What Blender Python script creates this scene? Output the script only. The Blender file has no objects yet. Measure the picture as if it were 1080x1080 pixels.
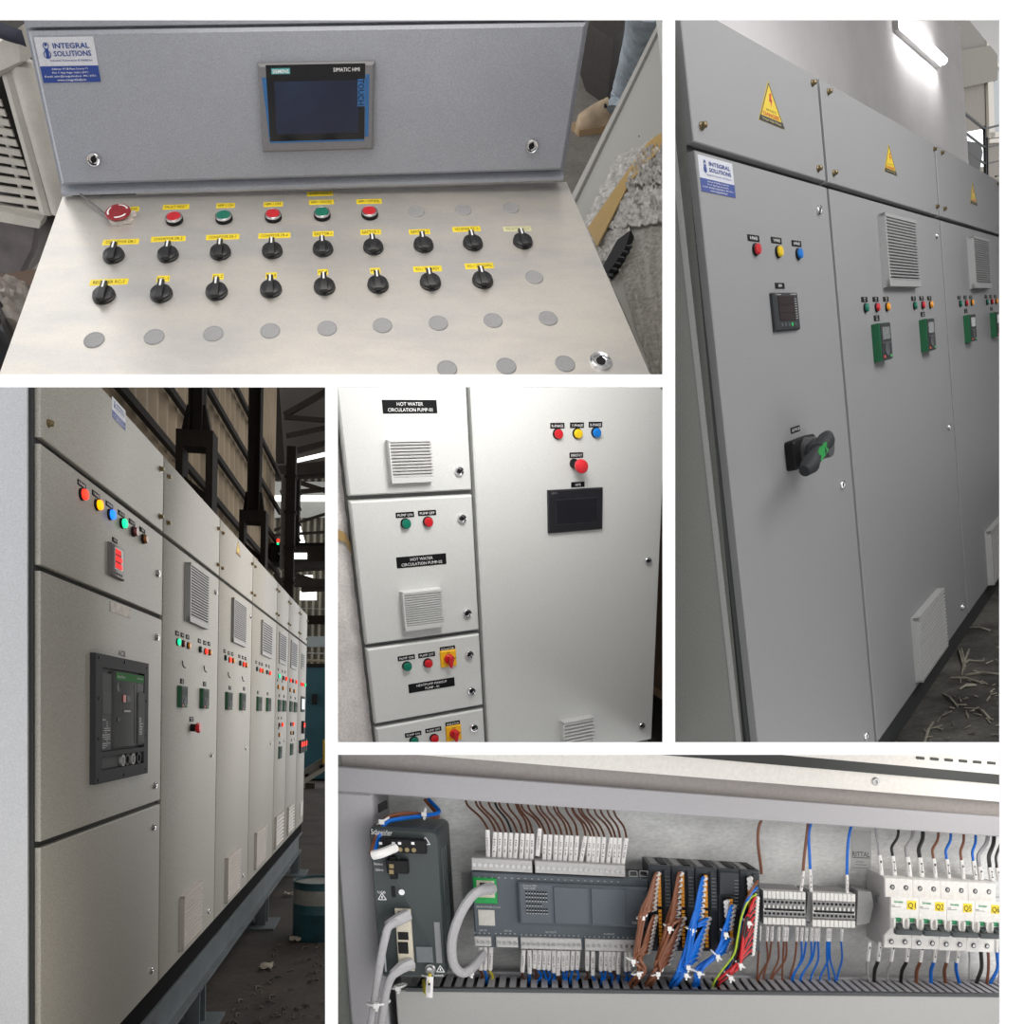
import bpy, bmesh, math, random
import numpy as np
from mathutils import Vector
random.seed(7)
scene = bpy.context.scene
COL = scene.collection

# ------------------------------------------------------------------ camera
FPX, PX, PY = 950.0, 540.0, 700.0            # focal length and optical axis in photo pixels (1080 frame)
cam_d = bpy.data.cameras.new('camera')
cam_d.sensor_fit = 'HORIZONTAL'
cam_d.sensor_width = 36.0
cam_d.lens = 36.0 * FPX / 1080.0
cam_d.shift_x = (540.0 - PX) / 1080.0
cam_d.shift_y = (PY - 540.0) / 1080.0
cam_d.clip_start = 0.05
cam_d.clip_end = 100
cam = bpy.data.objects.new('camera', cam_d)
cam.rotation_euler = (math.pi / 2, 0, 0)
COL.objects.link(cam)
scene.camera = cam

# ------------------------------------------------------------------ world and lights
scene.view_settings.view_transform = 'Standard'
scene.view_settings.look = 'None'
scene.view_settings.gamma = 1.0
scene.view_settings.use_curve_mapping = False
scene.view_settings.exposure = 0.0
world = bpy.data.worlds.new('world')
scene.world = world
world.use_nodes = True
bg = world.node_tree.nodes['Background']
bg.inputs[0].default_value = (1.0, 1.0, 1.0, 1)
bg.inputs[1].default_value = 1.55

def area(name, loc, target, size, energy, color=(1, 1, 1), size_y=None):
    L = bpy.data.lights.new(name, 'AREA')
    L.energy = energy
    L.color = color
    L.size = size
    if size_y:
        L.shape = 'RECTANGLE'
        L.size_y = size_y
    o = bpy.data.objects.new(name, L)
    o.location = loc
    d = Vector(target) - Vector(loc)
    o.rotation_euler = d.to_track_quat('-Z', 'Y').to_euler()
    COL.objects.link(o)
    return o

area('desk_fill_light', (-0.15, 0.80, 0.90), (-0.15, 1.2, 0.5), 0.5, 2.5, (1, 0.94, 0.86))  # added fill above the desk; no lamp of its own stands there
area('pump_panel_fill', (0.1, 1.75, 0.78), (0.0, 2.6, 0.1), 0.35, 8.5, (1, 0.98, 0.95))  # added lamp hidden behind the control desk to light the pump panel
area('hall_fill', (-0.50, 4.6, 0.50), (-1.4, 4.4, 0.2), 1.2, 7.5, (1, 0.89, 0.75))  # added warm lamp hidden behind the pump panel
area('hall_front_fill', (-0.42, 1.5, -0.75), (-0.9, 3.0, -0.2), 0.4, 2.6, (1, 0.90, 0.76))  # added low lamp out of view, brightens the near workshop cabinets
area('row_fill', (2.2, 1.5, 1.9), (0.9, 2.6, 1.2), 1.6, 62.0, (1, 0.99, 0.98))  # added lamp out of view, makes up for light the ceiling cuts off
area('enclosure_light', (0.70, 0.78, -0.10), (0.1, 1.0, -0.25), 0.12, 0.9, (1, 0.97, 0.93))


# ------------------------------------------------------------------ plane frames
V3 = lambda *a: np.array(a, float)
def ray(p):
    return V3((p[0] - PX) / FPX, 1.0, (PY - p[1]) / FPX)
def nrm(a):
    return a / np.linalg.norm(a)
class Fr:
    """A plane in the place: origin, u axis, v axis (up) and normal w towards the viewer's side; metres."""
    def axes(s, o, eu, ev, en):
        s.o, s.eu, s.ev, s.en = o, nrm(eu), nrm(ev), nrm(en)
        return s.fin()
    def fin(s):
        s.M = np.stack([s.eu, s.ev, s.en], 1)
        s.Mi = np.linalg.inv(s.M)
        return s
    def quad(s, TL, TR, BR, BL, h=None, depth=None, w=None):
        A = []
        for (u, v), p in zip([(0, 1), (1, 1), (1, 0), (0, 0)], (TL, TR, BR, BL)):
            r = ray(p); x, z = r[0], r[2]
            A.append([u, v, 1, 0, 0, 0, -x * u, -x * v, -x])
            A.append([0, 0, 0, u, v, 1, -z * u, -z * v, -z])
        H = np.linalg.svd(np.array(A))[2][-1].reshape(3, 3)
        H = np.array([H[0], H[2], H[1]])
        if H[1, 2] < 0: H = -H
        a, b, o = H[:, 0], H[:, 1], H[:, 2]
        k = 1.0
        if h: k = h / np.linalg.norm(b)
        if w: k = w / np.linalg.norm(a)
        if depth: k = depth / o[1]
        a, b, o = a * k, b * k, o * k
        s.W, s.H = float(np.linalg.norm(a)), float(np.linalg.norm(b))
        return s.axes(o, a, b, np.cross(a, b))
    def P(s, u, v, w=0.0):
        return s.o + s.M @ V3(u, v, w)
    def at(s, px, py, w=0.0):
        r = ray((px, py))
        m = np.stack([s.eu, s.ev, -r], 1)
        q = np.linalg.solve(m, -(s.o + w * s.en))
        return (float(q[0]), float(q[1]), float(w))
    def off(s, u, v, w):
        return Fr().axes(s.P(u, v, w), s.eu, s.ev, s.en)
WORLD = Fr().axes(V3(0, 0, 0), V3(1, 0, 0), V3(0, 1, 0), V3(0, 0, 1))

# ------------------------------------------------------------------ mesh builder (u, v, w coordinates of a frame)
class MB:
    def __init__(s):
        s.v, s.f = [], []
    def add(s, vs, fs):
        n = len(s.v)
        s.v += [tuple(map(float, p)) for p in vs]
        s.f += [tuple(i + n for i in f) for f in fs]
        return s
    def box(s, u0, u1, v0, v1, w0, w1):
        return s.add([(u0, v0, w0), (u1, v0, w0), (u1, v1, w0), (u0, v1, w0), (u0, v0, w1), (u1, v0, w1), (u1, v1, w1), (u0, v1, w1)],
                     [(3, 2, 1, 0), (4, 5, 6, 7), (0, 1, 5, 4), (1, 2, 6, 5), (2, 3, 7, 6), (3, 0, 4, 7)])
    def slab(s, u0, u1, v0, v1, w0, w1, c=0.003):
        """box with chamfered front edges"""
        wc = w1 - c
        return s.loft([[(u0, v0, w0), (u1, v0, w0), (u1, v1, w0), (u0, v1, w0)],
                       [(u0, v0, wc), (u1, v0, wc), (u1, v1, wc), (u0, v1, wc)],
                       [(u0 + c, v0 + c, w1), (u1 - c, v0 + c, w1), (u1 - c, v1 - c, w1), (u0 + c, v1 - c, w1)]])
    def loft(s, rings, cap=True):
        n = len(rings[0])
        vs = [p for r in rings for p in r]
        fs = []
        for k in range(len(rings) - 1):
            for i in range(n):
                j = (i + 1) % n
                fs.append((k * n + i, k * n + j, (k + 1) * n + j, (k + 1) * n + i))
        if cap:
            fs.append(tuple(range(n - 1, -1, -1)))
            fs.append(tuple((len(rings) - 1) * n + i for i in range(n)))
        return s.add(vs, fs)
    def prism(s, poly, w0, w1, c=0.0):
        area2 = sum(poly[i][0] * poly[(i + 1) % len(poly)][1] - poly[(i + 1) % len(poly)][0] * poly[i][1] for i in range(len(poly)))
        if area2 < 0: poly = poly[::-1]
        rings = [[(p[0], p[1], w0) for p in poly], [(p[0], p[1], w1 - c) for p in poly]]
        if c:
            cu = sum(p[0] for p in poly) / len(poly); cv = sum(p[1] for p in poly) / len(poly)
            ins = []
            for p in poly:
                d = math.hypot(p[0] - cu, p[1] - cv) or 1
                k = max(0.0, (d - c) / d)
                ins.append((cu + (p[0] - cu) * k, cv + (p[1] - cv) * k, w1))
            rings.append(ins)
        return s.loft(rings)
    def lathe(s, u, v, prof, n=20):
        """profile [(r, w)] turned about the w axis"""
        rings = [[(u + r * math.cos(2 * math.pi * i / n), v + r * math.sin(2 * math.pi * i / n), w) for i in range(n)] for r, w in prof]
        return s.loft(rings)
    def cyl(s, u, v, w0, w1, r, n=20, c=0.0):
        return s.lathe(u, v, [(r, w0), (r, w1 - c), (r - c, w1)] if c else [(r, w0), (r, w1)], n)
    def tube(s, pts, r, n=8, cap=True):
        pts = [V3(*p) for p in pts]
        rs = r if isinstance(r, (list, tuple)) else [r] * len(pts)
        rings = []
        ref = None
        for i, p in enumerate(pts):
            t = pts[min(i + 1, len(pts) - 1)] - pts[max(i - 1, 0)]
            t = nrm(t)
            if ref is None:
                ref = V3(0, 0, 1) if abs(t[2]) < 0.9 else V3(1, 0, 0)
            x = nrm(ref - t * (ref @ t)); ref = x
            y = np.cross(t, x)
            rings.append([tuple(p + rs[i] * (x * math.cos(2 * math.pi * k / n) + y * math.sin(2 * math.pi * k / n))) for k in range(n)])
        return s.loft(rings, cap)
    def bar(s, p, q, a, b, up=(0, 0, 1)):
        """rectangular bar from p to q, a wide, b high"""
        p, q = V3(*p), V3(*q)
        t = nrm(q - p); upv = V3(*up)
        if abs(t @ upv) > 0.95: upv = V3(1, 0, 0)
        x = nrm(np.cross(t, upv)); y = np.cross(x, t)
        r = lambda c: [tuple(c + x * i * a / 2 + y * j * b / 2) for i, j in ((-1, -1), (1, -1), (1, 1), (-1, 1))]
        return s.loft([r(p), r(q)])
    def join(s, o, d=(0, 0, 0)):
        return s.add([(p[0] + d[0], p[1] + d[1], p[2] + d[2]) for p in o.v], o.f)
def rrect(u0, u1, v0, v1, r, n=4):
    out = []
    for cu, cv, a0 in ((u1 - r, v1 - r, 0), (u0 + r, v1 - r, 90), (u0 + r, v0 + r, 180), (u1 - r, v0 + r, 270)):
        for i in range(n + 1):
            a = math.radians(a0 + 90 * i / n)
            out.append((cu + r * math.cos(a), cv + r * math.sin(a)))
    return out
def spline(pts, n=6):
    """Catmull-Rom through the points"""
    P = [V3(*p) for p in pts]
    P = [2 * P[0] - P[1]] + P + [2 * P[-1] - P[-2]]
    out = []
    for i in range(1, len(P) - 2):
        for k in range(n):
            t = k / n
            a, b, c, d = P[i - 1], P[i], P[i + 1], P[i + 2]
            out.append(tuple(0.5 * (2 * b + (c - a) * t + (2 * a - 5 * b + 4 * c - d) * t * t + (3 * b - a - 3 * c + d) * t ** 3)))
    out.append(tuple(P[-2]))
    return out

def grid(nx, ny, fn):
    """sheet of nx by ny cells, fn(i/nx, j/ny) -> (u, v, w)"""
    mb = MB()
    vs = [fn(i / nx, j / ny) for j in range(ny + 1) for i in range(nx + 1)]
    k = nx + 1
    return mb.add(vs, [(j * k + i, j * k + i + 1, (j + 1) * k + i + 1, (j + 1) * k + i) for j in range(ny) for i in range(nx)])
def bil(q, s, t):
    """bilinear point in a pixel quad TL TR BR BL"""
    a = [q[0][i] * (1 - s) + q[1][i] * s for i in (0, 1)]
    b = [q[3][i] * (1 - s) + q[2][i] * s for i in (0, 1)]
    return (a[0] * (1 - t) + b[0] * t, a[1] * (1 - t) + b[1] * t)
def solid(mb, t):
    """give an open sheet a thickness t behind it"""
    n = len(mb.v); fs = list(mb.f)
    cnt = {}
    for f in fs:
        for i in range(len(f)):
            e = (f[i], f[(i + 1) % len(f)])
            cnt[e] = cnt.get(e, 0) + 1
    mb.v += [(p[0], p[1], p[2] - t) for p in mb.v]
    mb.f += [tuple(i + n for i in f[::-1]) for f in fs]
    for (a, b) in cnt:
        if (b, a) not in cnt: mb.f.append((b, a, a + n, b + n))
    return mb

# ------------------------------------------------------------------ objects
WLOC = {}
def to_mesh(name, mb, fr):
    me = bpy.data.meshes.new(name)
    vs = (np.array(mb.v) @ fr.M.T)
    me.from_pydata([tuple(p) for p in vs], [], mb.f)
    me.polygons.foreach_set('use_smooth', [True] * len(me.polygons))
    me.set_sharp_from_angle(angle=math.radians(38))
    me.update()
    return me
def _link(o, fr, at, parent):
    w = fr.P(*at)
    COL.objects.link(o)
    if parent is not None:
        o.parent = parent
        o.location = tuple(w - WLOC[parent.name])
    else:
        o.location = tuple(w)
    WLOC[o.name] = w
    return o
def tag(o, label=None, cat=None, group=None, kind=None):
    if label: o['label'] = label
    if cat: o['category'] = cat
    if group: o['group'] = group
    if kind: o['kind'] = kind
    return o
def thing(name, label, cat, fr, at=(0, 0, 0), group=None):
    o = bpy.data.objects.new(name, None)
    o.empty_display_size = 0.02
    _link(o, fr, at, None)
    return tag(o, label, cat, group)
def part(name, mb, mat, parent, fr, at=(0, 0, 0), label=None):
    """mb: a builder (coordinates relative to at) or a finished mesh to share"""
    me = mb if isinstance(mb, bpy.types.Mesh) else to_mesh(name, mb, fr)
    if mat is not None and len(me.materials) == 0: me.materials.append(mat)
    o = bpy.data.objects.new(name, me)
    _link(o, fr, at, parent)
    if label: o['label'] = label
    return o
def solo(name, mb, mat, fr, label, cat, at=(0, 0, 0), group=None):
    return tag(part(name, mb, mat, None, fr, at), label, cat, group)
def struct(name, mb, mat, fr=WORLD, at=(0, 0, 0)):
    return tag(part(name, mb, mat, None, fr, at), kind='structure')
CACHE = {}
def shared(key, fr, make, mat):
    k = (key, id(fr.M) if False else tuple(np.round(fr.M.ravel(), 6)), mat.name)
    if k not in CACHE:
        me = to_mesh(str(key[0] if isinstance(key, tuple) else key), make(), fr)
        me.materials.append(mat)
        CACHE[k] = me
    return CACHE[k]
_tx = {}
def text(s, h, w=None, align='CENTER', bold=0.0):
    """lettering as flat mesh, cap height h, optional total width w; centred on the origin"""
    k = (s, bold)
    if k not in _tx:
        c = bpy.data.curves.new('t', 'FONT')
        c.body = s; c.size = 1.0; c.resolution_u = 2; c.offset = bold
        o = bpy.data.objects.new('t', c)
        COL.objects.link(o)
        dg = bpy.context.evaluated_depsgraph_get()
        m = bpy.data.meshes.new_from_object(o.evaluated_get(dg))
        _tx[k] = ([tuple(v.co) for v in m.vertices], [tuple(p.vertices) for p in m.polygons])
        bpy.data.objects.remove(o); bpy.data.curves.remove(c); bpy.data.meshes.remove(m)
    vs, fs = _tx[k]
    mb = MB()
    if not vs: return mb
    x0 = min(p[0] for p in vs); x1 = max(p[0] for p in vs)
    sy = h / 0.73
    sx = sy if w is None else w / (x1 - x0)
    c = (x0 + x1) / 2 if align == 'CENTER' else x0
    return mb.add([((p[0] - c) * sx, p[1] * sy - h / 2, 0) for p in vs], fs)

# ------------------------------------------------------------------ materials
MATS = {}
def mat(name, col, rough=0.5, metal=0.0, speck=0.0, speck_scale=500.0, cloud=0.0, cloud_scale=6.0, bump=0.0, bump_scale=300.0,
        emit=None, emit_s=0.0, alpha=1.0, trans=0.0, spec=0.5, cloud_col=None, stretch=None, coat=0.0):
    if name in MATS: return MATS[name]
    m = bpy.data.materials.new(name)
    m.use_nodes = True
    nt = m.node_tree; N = nt.nodes; L = nt.links
    b = N['Principled BSDF']
    col = tuple(col) + (1,)
    b.inputs['Base Color'].default_value = col
    b.inputs['Roughness'].default_value = rough
    b.inputs['Metallic'].default_value = metal
    b.inputs['Specular IOR Level'].default_value = spec
    b.inputs['Alpha'].default_value = alpha
    b.inputs['Transmission Weight'].default_value = trans
    b.inputs['Coat Weight'].default_value = coat
    if emit:
        b.inputs['Emission Color'].default_value = tuple(emit) + (1,)
        b.inputs['Emission Strength'].default_value = emit_s
    tc = N.new('ShaderNodeTexCoord')
    vec = tc.outputs['Object']
    if stretch:
        mp = N.new('ShaderNodeMapping'); mp.inputs['Scale'].default_value = stretch
        L.new(vec, mp.inputs['Vector']); vec = mp.outputs['Vector']
    cur = None
    if cloud:
        n = N.new('ShaderNodeTexNoise'); n.inputs['Scale'].default_value = cloud_scale; n.inputs['Detail'].default_value = 6
        n.inputs['Roughness'].default_value = 0.62
        L.new(vec, n.inputs['Vector'])
        r = N.new('ShaderNodeMapRange'); r.inputs[1].default_value = 0.38; r.inputs[2].default_value = 0.66
        L.new(n.outputs['Fac'], r.inputs[0])
        x = N.new('ShaderNodeMix'); x.data_type = 'RGBA'
        x.inputs[6].default_value = col
        cc = cloud_col or tuple(c * (1 - cloud) for c in col[:3])
        x.inputs[7].default_value = tuple(cc) + (1,)
        L.new(r.outputs[0], x.inputs[0])
        cur = x.outputs[2]
    if speck:
        n = N.new('ShaderNodeTexNoise'); n.inputs['Scale'].default_value = speck_scale; n.inputs['Detail'].default_value = 2
        L.new(vec, n.inputs['Vector'])
        r = N.new('ShaderNodeMapRange'); r.inputs[1].default_value = 0.3; r.inputs[2].default_value = 0.7
        r.inputs[3].default_value = 1 - speck; r.inputs[4].default_value = 1 + speck
        L.new(n.outputs['Fac'], r.inputs[0])
        x = N.new('ShaderNodeVectorMath'); x.operation = 'SCALE'
        if cur: L.new(cur, x.inputs[0])
        else: x.inputs[0].default_value = col[:3]
        L.new(r.outputs[0], x.inputs[3])
        cur = x.outputs[0]
    if cur: L.new(cur, b.inputs['Base Color'])
    if bump:
        n = N.new('ShaderNodeTexNoise'); n.inputs['Scale'].default_value = bump_scale; n.inputs['Detail'].default_value = 3
        L.new(vec, n.inputs['Vector'])
        bp = N.new('ShaderNodeBump'); bp.inputs['Strength'].default_value = bump; bp.inputs['Distance'].default_value = 0.002
        L.new(n.outputs['Fac'], bp.inputs['Height']); L.new(bp.outputs['Normal'], b.inputs['Normal'])
    MATS[name] = m
    return m
def plain(name, col, rough=0.45, **k):
    return mat(name, col, rough, speck=k.pop('speck', 0.06), speck_scale=k.pop('speck_scale', 250), **k)
M_WHITE = mat('white_display_wall', (0.93, 0.93, 0.93), 0.9, spec=0.0, speck=0.01)
M_PART = mat('partition_board', (0.42, 0.42, 0.42), 0.8, speck=0.05)
M_BLACK = plain('black_plastic', (0.010, 0.010, 0.011), 0.55, spec=0.18)
M_DARK = plain('dark_grey_plastic', (0.034, 0.037, 0.040), 0.6, spec=0.2)
M_RED = plain('red_lens', (0.55, 0.012, 0.02), 0.3)
M_GREEN = plain('green_lens', (0.0, 0.16, 0.10), 0.3)
M_YELLOW = plain('yellow_lens', (0.75, 0.52, 0.01), 0.3)
M_AMBER = plain('amber_lens', (0.80, 0.30, 0.01), 0.3)
M_BLUE = plain('blue_lens', (0.0, 0.16, 0.55), 0.3)
M_CHROME = mat('chrome', (0.75, 0.75, 0.77), 0.16, metal=1.0, speck=0.03)
M_STEEL = mat('zinc_steel', (0.55, 0.55, 0.55), 0.35, metal=1.0, speck=0.08)
M_BRASS = mat('brass_screw', (0.22, 0.17, 0.09), 0.4, metal=0.8, speck=0.1)
M_WTEXT = plain('white_print', (0.85, 0.85, 0.85), 0.6)
M_BTEXT = plain('black_print', (0.02, 0.02, 0.02), 0.6)
M_STICKY = plain('yellow_label_tape', (0.86, 0.66, 0.02), 0.5)
M_NAVY = plain('navy_print', (0.012, 0.045, 0.25), 0.5)
M_STWHITE = plain('white_sticker', (0.60, 0.61, 0.66), 0.5)
M_PLATE = plain('black_legend_plate', (0.008, 0.008, 0.009), 0.7, spec=0.15)

# ------------------------------------------------------------------ the white display wall with five openings, and the partitions behind it
DW = 0.70
def wp(px, py, y=DW):
    r = ray((px, py))
    return (r[0] * y, r[2] * y)
WT = 0.0015
def wall_piece(px0, px1, py0, py1):
    (x0, z1), (x1, z0) = wp(px0, py0), wp(px1, py1)
    return MB().box(x0, x1, DW, DW + WT, z0, z1)
w_all = MB()
for r in [(-700, 1800, -800, 20), (699, 712, 20, 783), (1055, 1800, 20, 1600), (-700, 699, 395, 408), (343, 356, 408, 1600), (356, 1055, 783, 796),
          (-700, -60, 20, 395), (-700, -60, 408, 1600), (-60, 343, 1160, 1600), (356, 1055, 1160, 1600)]:
    w_all.join(wall_piece(*r))
struct('wall_front', w_all, M_WHITE)
def radial(name, p, q, y1, t=0.004, y0=DW + WT):
    """partition standing edge-on behind the bar between pixels p and q"""
    a0, b0, a1, b1 = V3(*[ray(p)[0] * y0, y0, ray(p)[2] * y0]), V3(*[ray(q)[0] * y0, y0, ray(q)[2] * y0]), ray(p) * y1, ray(q) * y1
    n = nrm(np.cross(b0 - a0, a1 - a0)) * t / 2
    mb = MB().loft([[tuple(x - n) for x in (a0, b0, b1, a1)], [tuple(x + n) for x in (a0, b0, b1, a1)]])
    struct(name, mb, M_PART)
radial('wall_partition_right', (705.5, -60), (705.5, 789), 3.6)
radial('wall_partition_top', (-60, 401.5), (703, 401.5), 1.35)
radial('wall_partition_left', (349.5, 404), (349.5, 1160), 3.2)
radial('wall_partition_bottom', (352, 789.5), (1120, 789.5), 1.12)

# ------------------------------------------------------------------ small fittings shared by the cabinets
def legend(parent, fr, at, w, h, s='', rot=0.0, m=None, mt=None, name='legend_plate', thick=0.0012, th=0.5):
    p = part(name, shared(('legend_plate', round(w, 4), round(h, 4), round(thick, 4)), fr, lambda: MB().slab(-w / 2, w / 2, -h / 2, h / 2, 0, thick, min(0.0004, thick / 2)), m or M_PLATE), None, parent, fr, at)
    if s:
        lines = s.split('\n'); mb = MB(); n = len(lines)
        for i, l in enumerate(lines):
            lh = h * th / n
            t = text(l, lh)
            if not t.v: continue
            tw = max(q[0] for q in t.v) - min(q[0] for q in t.v)
            k = min(1.0, 0.82 * w / tw)
            t.v = [(q[0] * k, q[1], 0) for q in t.v]
            mb.join(t, (0, h * ((n - 1) / 2 - i) * 0.86 / n, 0))
        part('lettering', mb, mt or M_WTEXT, p, fr, (at[0], at[1], at[2] + thick + 0.0003))
    return p
def lamp(parent, fr, at, r, m, name='indicator_lamp', h=None, ring=None):
    h = h or r * 0.9
    b = part(name, shared(('lamp_bezel', round(r, 4)), fr, lambda: MB().lathe(0, 0, [(r * 1.12, 0), (r * 1.12, h * .35), (r, h * .45), (r * .9, h * .45)], 18), ring or M_BLACK), None, parent, fr, at)
    part('lens', shared(('lamp_lens', round(r, 4)), fr, lambda: MB().lathe(0, 0, [(r * .96, h * .3), (r * .96, h * .8), (r * .85, h * .97), (r * .5, h * 1.02), (r * .1, h * 1.02)], 18), m), None, b, fr, at)
    return b
def lock(parent, fr, at, r, m=None, ang=0.6, name='door_lock'):
    b = part(name, shared(('lock_body', round(r, 4)), fr, lambda: MB().lathe(0, 0, [(r, 0), (r, r * .35), (r * .86, r * .55), (r * .7, r * .5), (r * .62, r * .2)], 20), m or M_CHROME), None, parent, fr, at)
    c, s_ = math.cos(ang), math.sin(ang)
    def key():
        mb = MB().cyl(0, 0, 0, r * .3, r * .42, 16)
        pts = [(-.5, -.13), (.5, -.13), (.5, .13), (-.5, .13)]
        mb.prism([((x * c - y * s_) * r, (x * s_ + y * c) * r) for x, y in pts], r * .28, r * .42)
        return mb
    part('key_insert', shared(('lock_key', round(r, 4), ang), fr, key, M_BLACK), None, b, fr, at)
    return b
def screw(parent, fr, at, r, m=None):
    return part('screw', shared(('screw', round(r, 4)), fr, lambda: MB().lathe(0, 0, [(r * 1.2, 0), (r * 1.2, r * .3), (r * .9, r * .5), (r * .9, r * 1.3), (r * .55, r * 1.6)], 8), m or M_BRASS), None, parent, fr, at)
def grille(parent, fr, u0, u1, v0, v1, w, d, n, m, mslot, lip=0.09, style='louvre', name='fan_grille', margin=0.02):
    """housing with recessed back, one slat after another, and a bottom lip"""
    W, H = u1 - u0, v1 - v0
    at = (u0, v0, w)
    lp = H * lip; t = W * 0.03
    def house():
        mb = MB()
        mb.box(0, W, 0, H, 0, d * .35)
        mb.box(0, t, 0, H, d * .35, d); mb.box(W - t, W, 0, H, d * .35, d * .8)
        mb.loft([[(0, 0, d * .3), (W, 0, d * .3), (W, lp, d * .3), (0, lp, d * .3)], [(0, 0, d * .95), (W, 0, d * .95), (W, lp, d), (0, lp, d)]])
        mb.box(0, W, H - t, H, d * .3, d)
        return mb
    g = part(name, shared((name, round(W, 4), round(H, 4), round(d, 4)), fr, house, m), None, parent, fr, at)
    part('slot_backing', shared(('slot_backing', round(W, 4), round(H, 4)), fr, lambda: MB().box(t, W - t, lp, H - t, d * .36, d * .4), mslot), None, g, fr, at)
    pitch = (H - lp - t) / n
    k = 0.62 if style == 'louvre' else 0.74
    sl = shared(('slat', round(W, 4), round(pitch, 5), round(d, 4), style), fr,
                lambda: MB().loft([[(x, 0, d * .4), (x, pitch * k, d * .4), (x, pitch * k * .72, d * 1.0), (x, 0, d * .94)] if style == 'louvre' else
                                   [(x, 0, d * .4), (x, pitch * .92, d * .4), (x, pitch * .62, d * 1.02), (x, pitch * .34, d * 1.02)] for x in (t, W)]), m)
    for i in range(n):
        part('slat', sl, None, g, fr, (u0, v0 + lp + (i + .1) * pitch, w))
    return g
def sticker(parent, fr, q, w=0.0, name='company_sticker'):
    """white and blue company label between four pixels TL TR BR BL"""
    a = [fr.at(*p, w) for p in q]
    u0 = (a[0][0] + a[3][0]) / 2; u1 = (a[1][0] + a[2][0]) / 2
    v1 = (a[0][1] + a[1][1]) / 2; v0 = (a[2][1] + a[3][1]) / 2
    W, H = u1 - u0, v1 - v0
    at = (u0, v0, w)
    s = part(name, MB().box(0, W, 0, H, 0, 0.0008), M_STWHITE, parent, fr, at)
    part('blue_band', MB().box(0, W, 0, H * .37, 0.0008, 0.0012), M_NAVY, s, fr, at)
    mb = MB()
    mb.join(text('INTEGRAL', H * .12, W * .62, bold=.02), (W * .60, H * .82, .0014))
    mb.join(text('SOLUTIONS', H * .12, W * .64, bold=.02), (W * .60, H * .65, .0014))
    mb.join(text('Industrial Automation & Validation', H * .055, W * .72), (W * .56, H * .50, .0014))
    R = H * .075
    for cv, rr in ((H * .82, R), (H * .63, R * 1.25)):
        n = 20
        o1 = [(W * .17 + rr * math.cos(i * 2 * math.pi / n), cv + rr * math.sin(i * 2 * math.pi / n)) for i in range(n)]
        o2 = [(W * .17 + rr * .78 * math.cos(i * 2 * math.pi / n), cv + rr * .78 * math.sin(i * 2 * math.pi / n)) for i in range(n)]
        mb.add([(x, y, .0014) for x, y in o1 + o2], [(i, (i + 1) % n, n + (i + 1) % n, n + i) for i in range(n)])
    mb.cyl(W * .17, H * .84, .0009, .0015, R * .42, 10)
    mb.box(W * .145, W * .2, H * .56, H * .76, .0009, .0015)
    part('lettering', mb, M_NAVY, s, fr, at, 'dark blue emblem and lettering')
    m2 = MB()
    for i, (l, k) in enumerate((('Address: 47 SB Plaza Scheme 71', .62), ('Plot: 9, Vijay Nagar, Indore (M.P.)', .62), ('E-mail: sales@integralindia.in  PH.: 0731-', .9), ('www.integralindia.in', .5))):
        m2.join(text(l, H * (.042 if i < 3 else .055), W * k), (W * .5, H * (.31 - i * .082), .0014))
    part('address_lettering', m2, M_WTEXT, s, fr, at)
    return s

# ================================================================== 1. CONTROL DESK (upper left)
M_TLPAINT = mat('blue_grey_hammered_paint', (0.325, 0.34, 0.385), 0.40, speck=0.13, speck_scale=650, cloud=0.08, cloud_scale=5, bump=0.22, bump_scale=420)
M_STAIN = mat('stainless_sheet', (0.70, 0.66, 0.60), 0.34, metal=0.55, speck=0.05, speck_scale=300, cloud=0.25, cloud_scale=7, cloud_col=(0.58, 0.56, 0.54), bump=0.05, bump_scale=60, stretch=(1, 2.2, 2.2))
M_CAP = plain('grey_hole_cap', (0.30, 0.30, 0.305), 0.55)
M_HMI = plain('hmi_grey_frame', (0.17, 0.17, 0.18), 0.5)
M_SCREEN = mat('dark_blue_screen', (0.006, 0.011, 0.035), 0.22, cloud=0.5, cloud_scale=14, cloud_col=(0.012, 0.022, 0.06))
M_GLASS = mat('black_glass', (0.003, 0.003, 0.005), 0.12, speck=0.05)
M_FILM = mat('blue_protective_film', (0.03, 0.13, 0.33), 0.2, speck=0.08)
DK = Fr().quad((66, 207), (597, 192), (657.8, 332.3), (10.8, 362.4), w=0.72)
DK.ev = DK.ev * 1.42; DK.en = DK.en * 0.62; DK.fin()
_seam = DK.P(*DK.at(330, 199.5))
UP = Fr().quad((30, 32.7), (618, 23.7), (592.8, 178.5), (65.7, 194.3), w=0.72)
k = _seam[1] / UP.P(*UP.at(330, 199.5))[1]
UP = Fr().quad((30, 32.7), (618, 23.7), (592.8, 178.5), (65.7, 194.3), w=0.72 * k * 0.985)
desk = thing('control_desk', 'control desk with sloping stainless top of black knobs and an upright grey screen door', 'control desk', DK, (DK.W / 2, 0, -0.02))
def dpoly(pts, w=0.0, f=DK):
    return [f.at(x, y, w)[:2] for x, y in pts]
top_poly = dpoly([(66, 207.5), (597.5, 192), (687.6, 399.5), (-2.5, 399.5)])
part('desk_top', MB().prism(top_poly, -0.012, 0.0), M_STAIN, desk, DK, label='scuffed stainless steel sloping top')
part('desk_body', MB().prism(dpoly([(72, 209), (591, 194), (630, 290), (35, 312)]), -0.11, -0.0125), M_TLPAINT, desk, DK)
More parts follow.
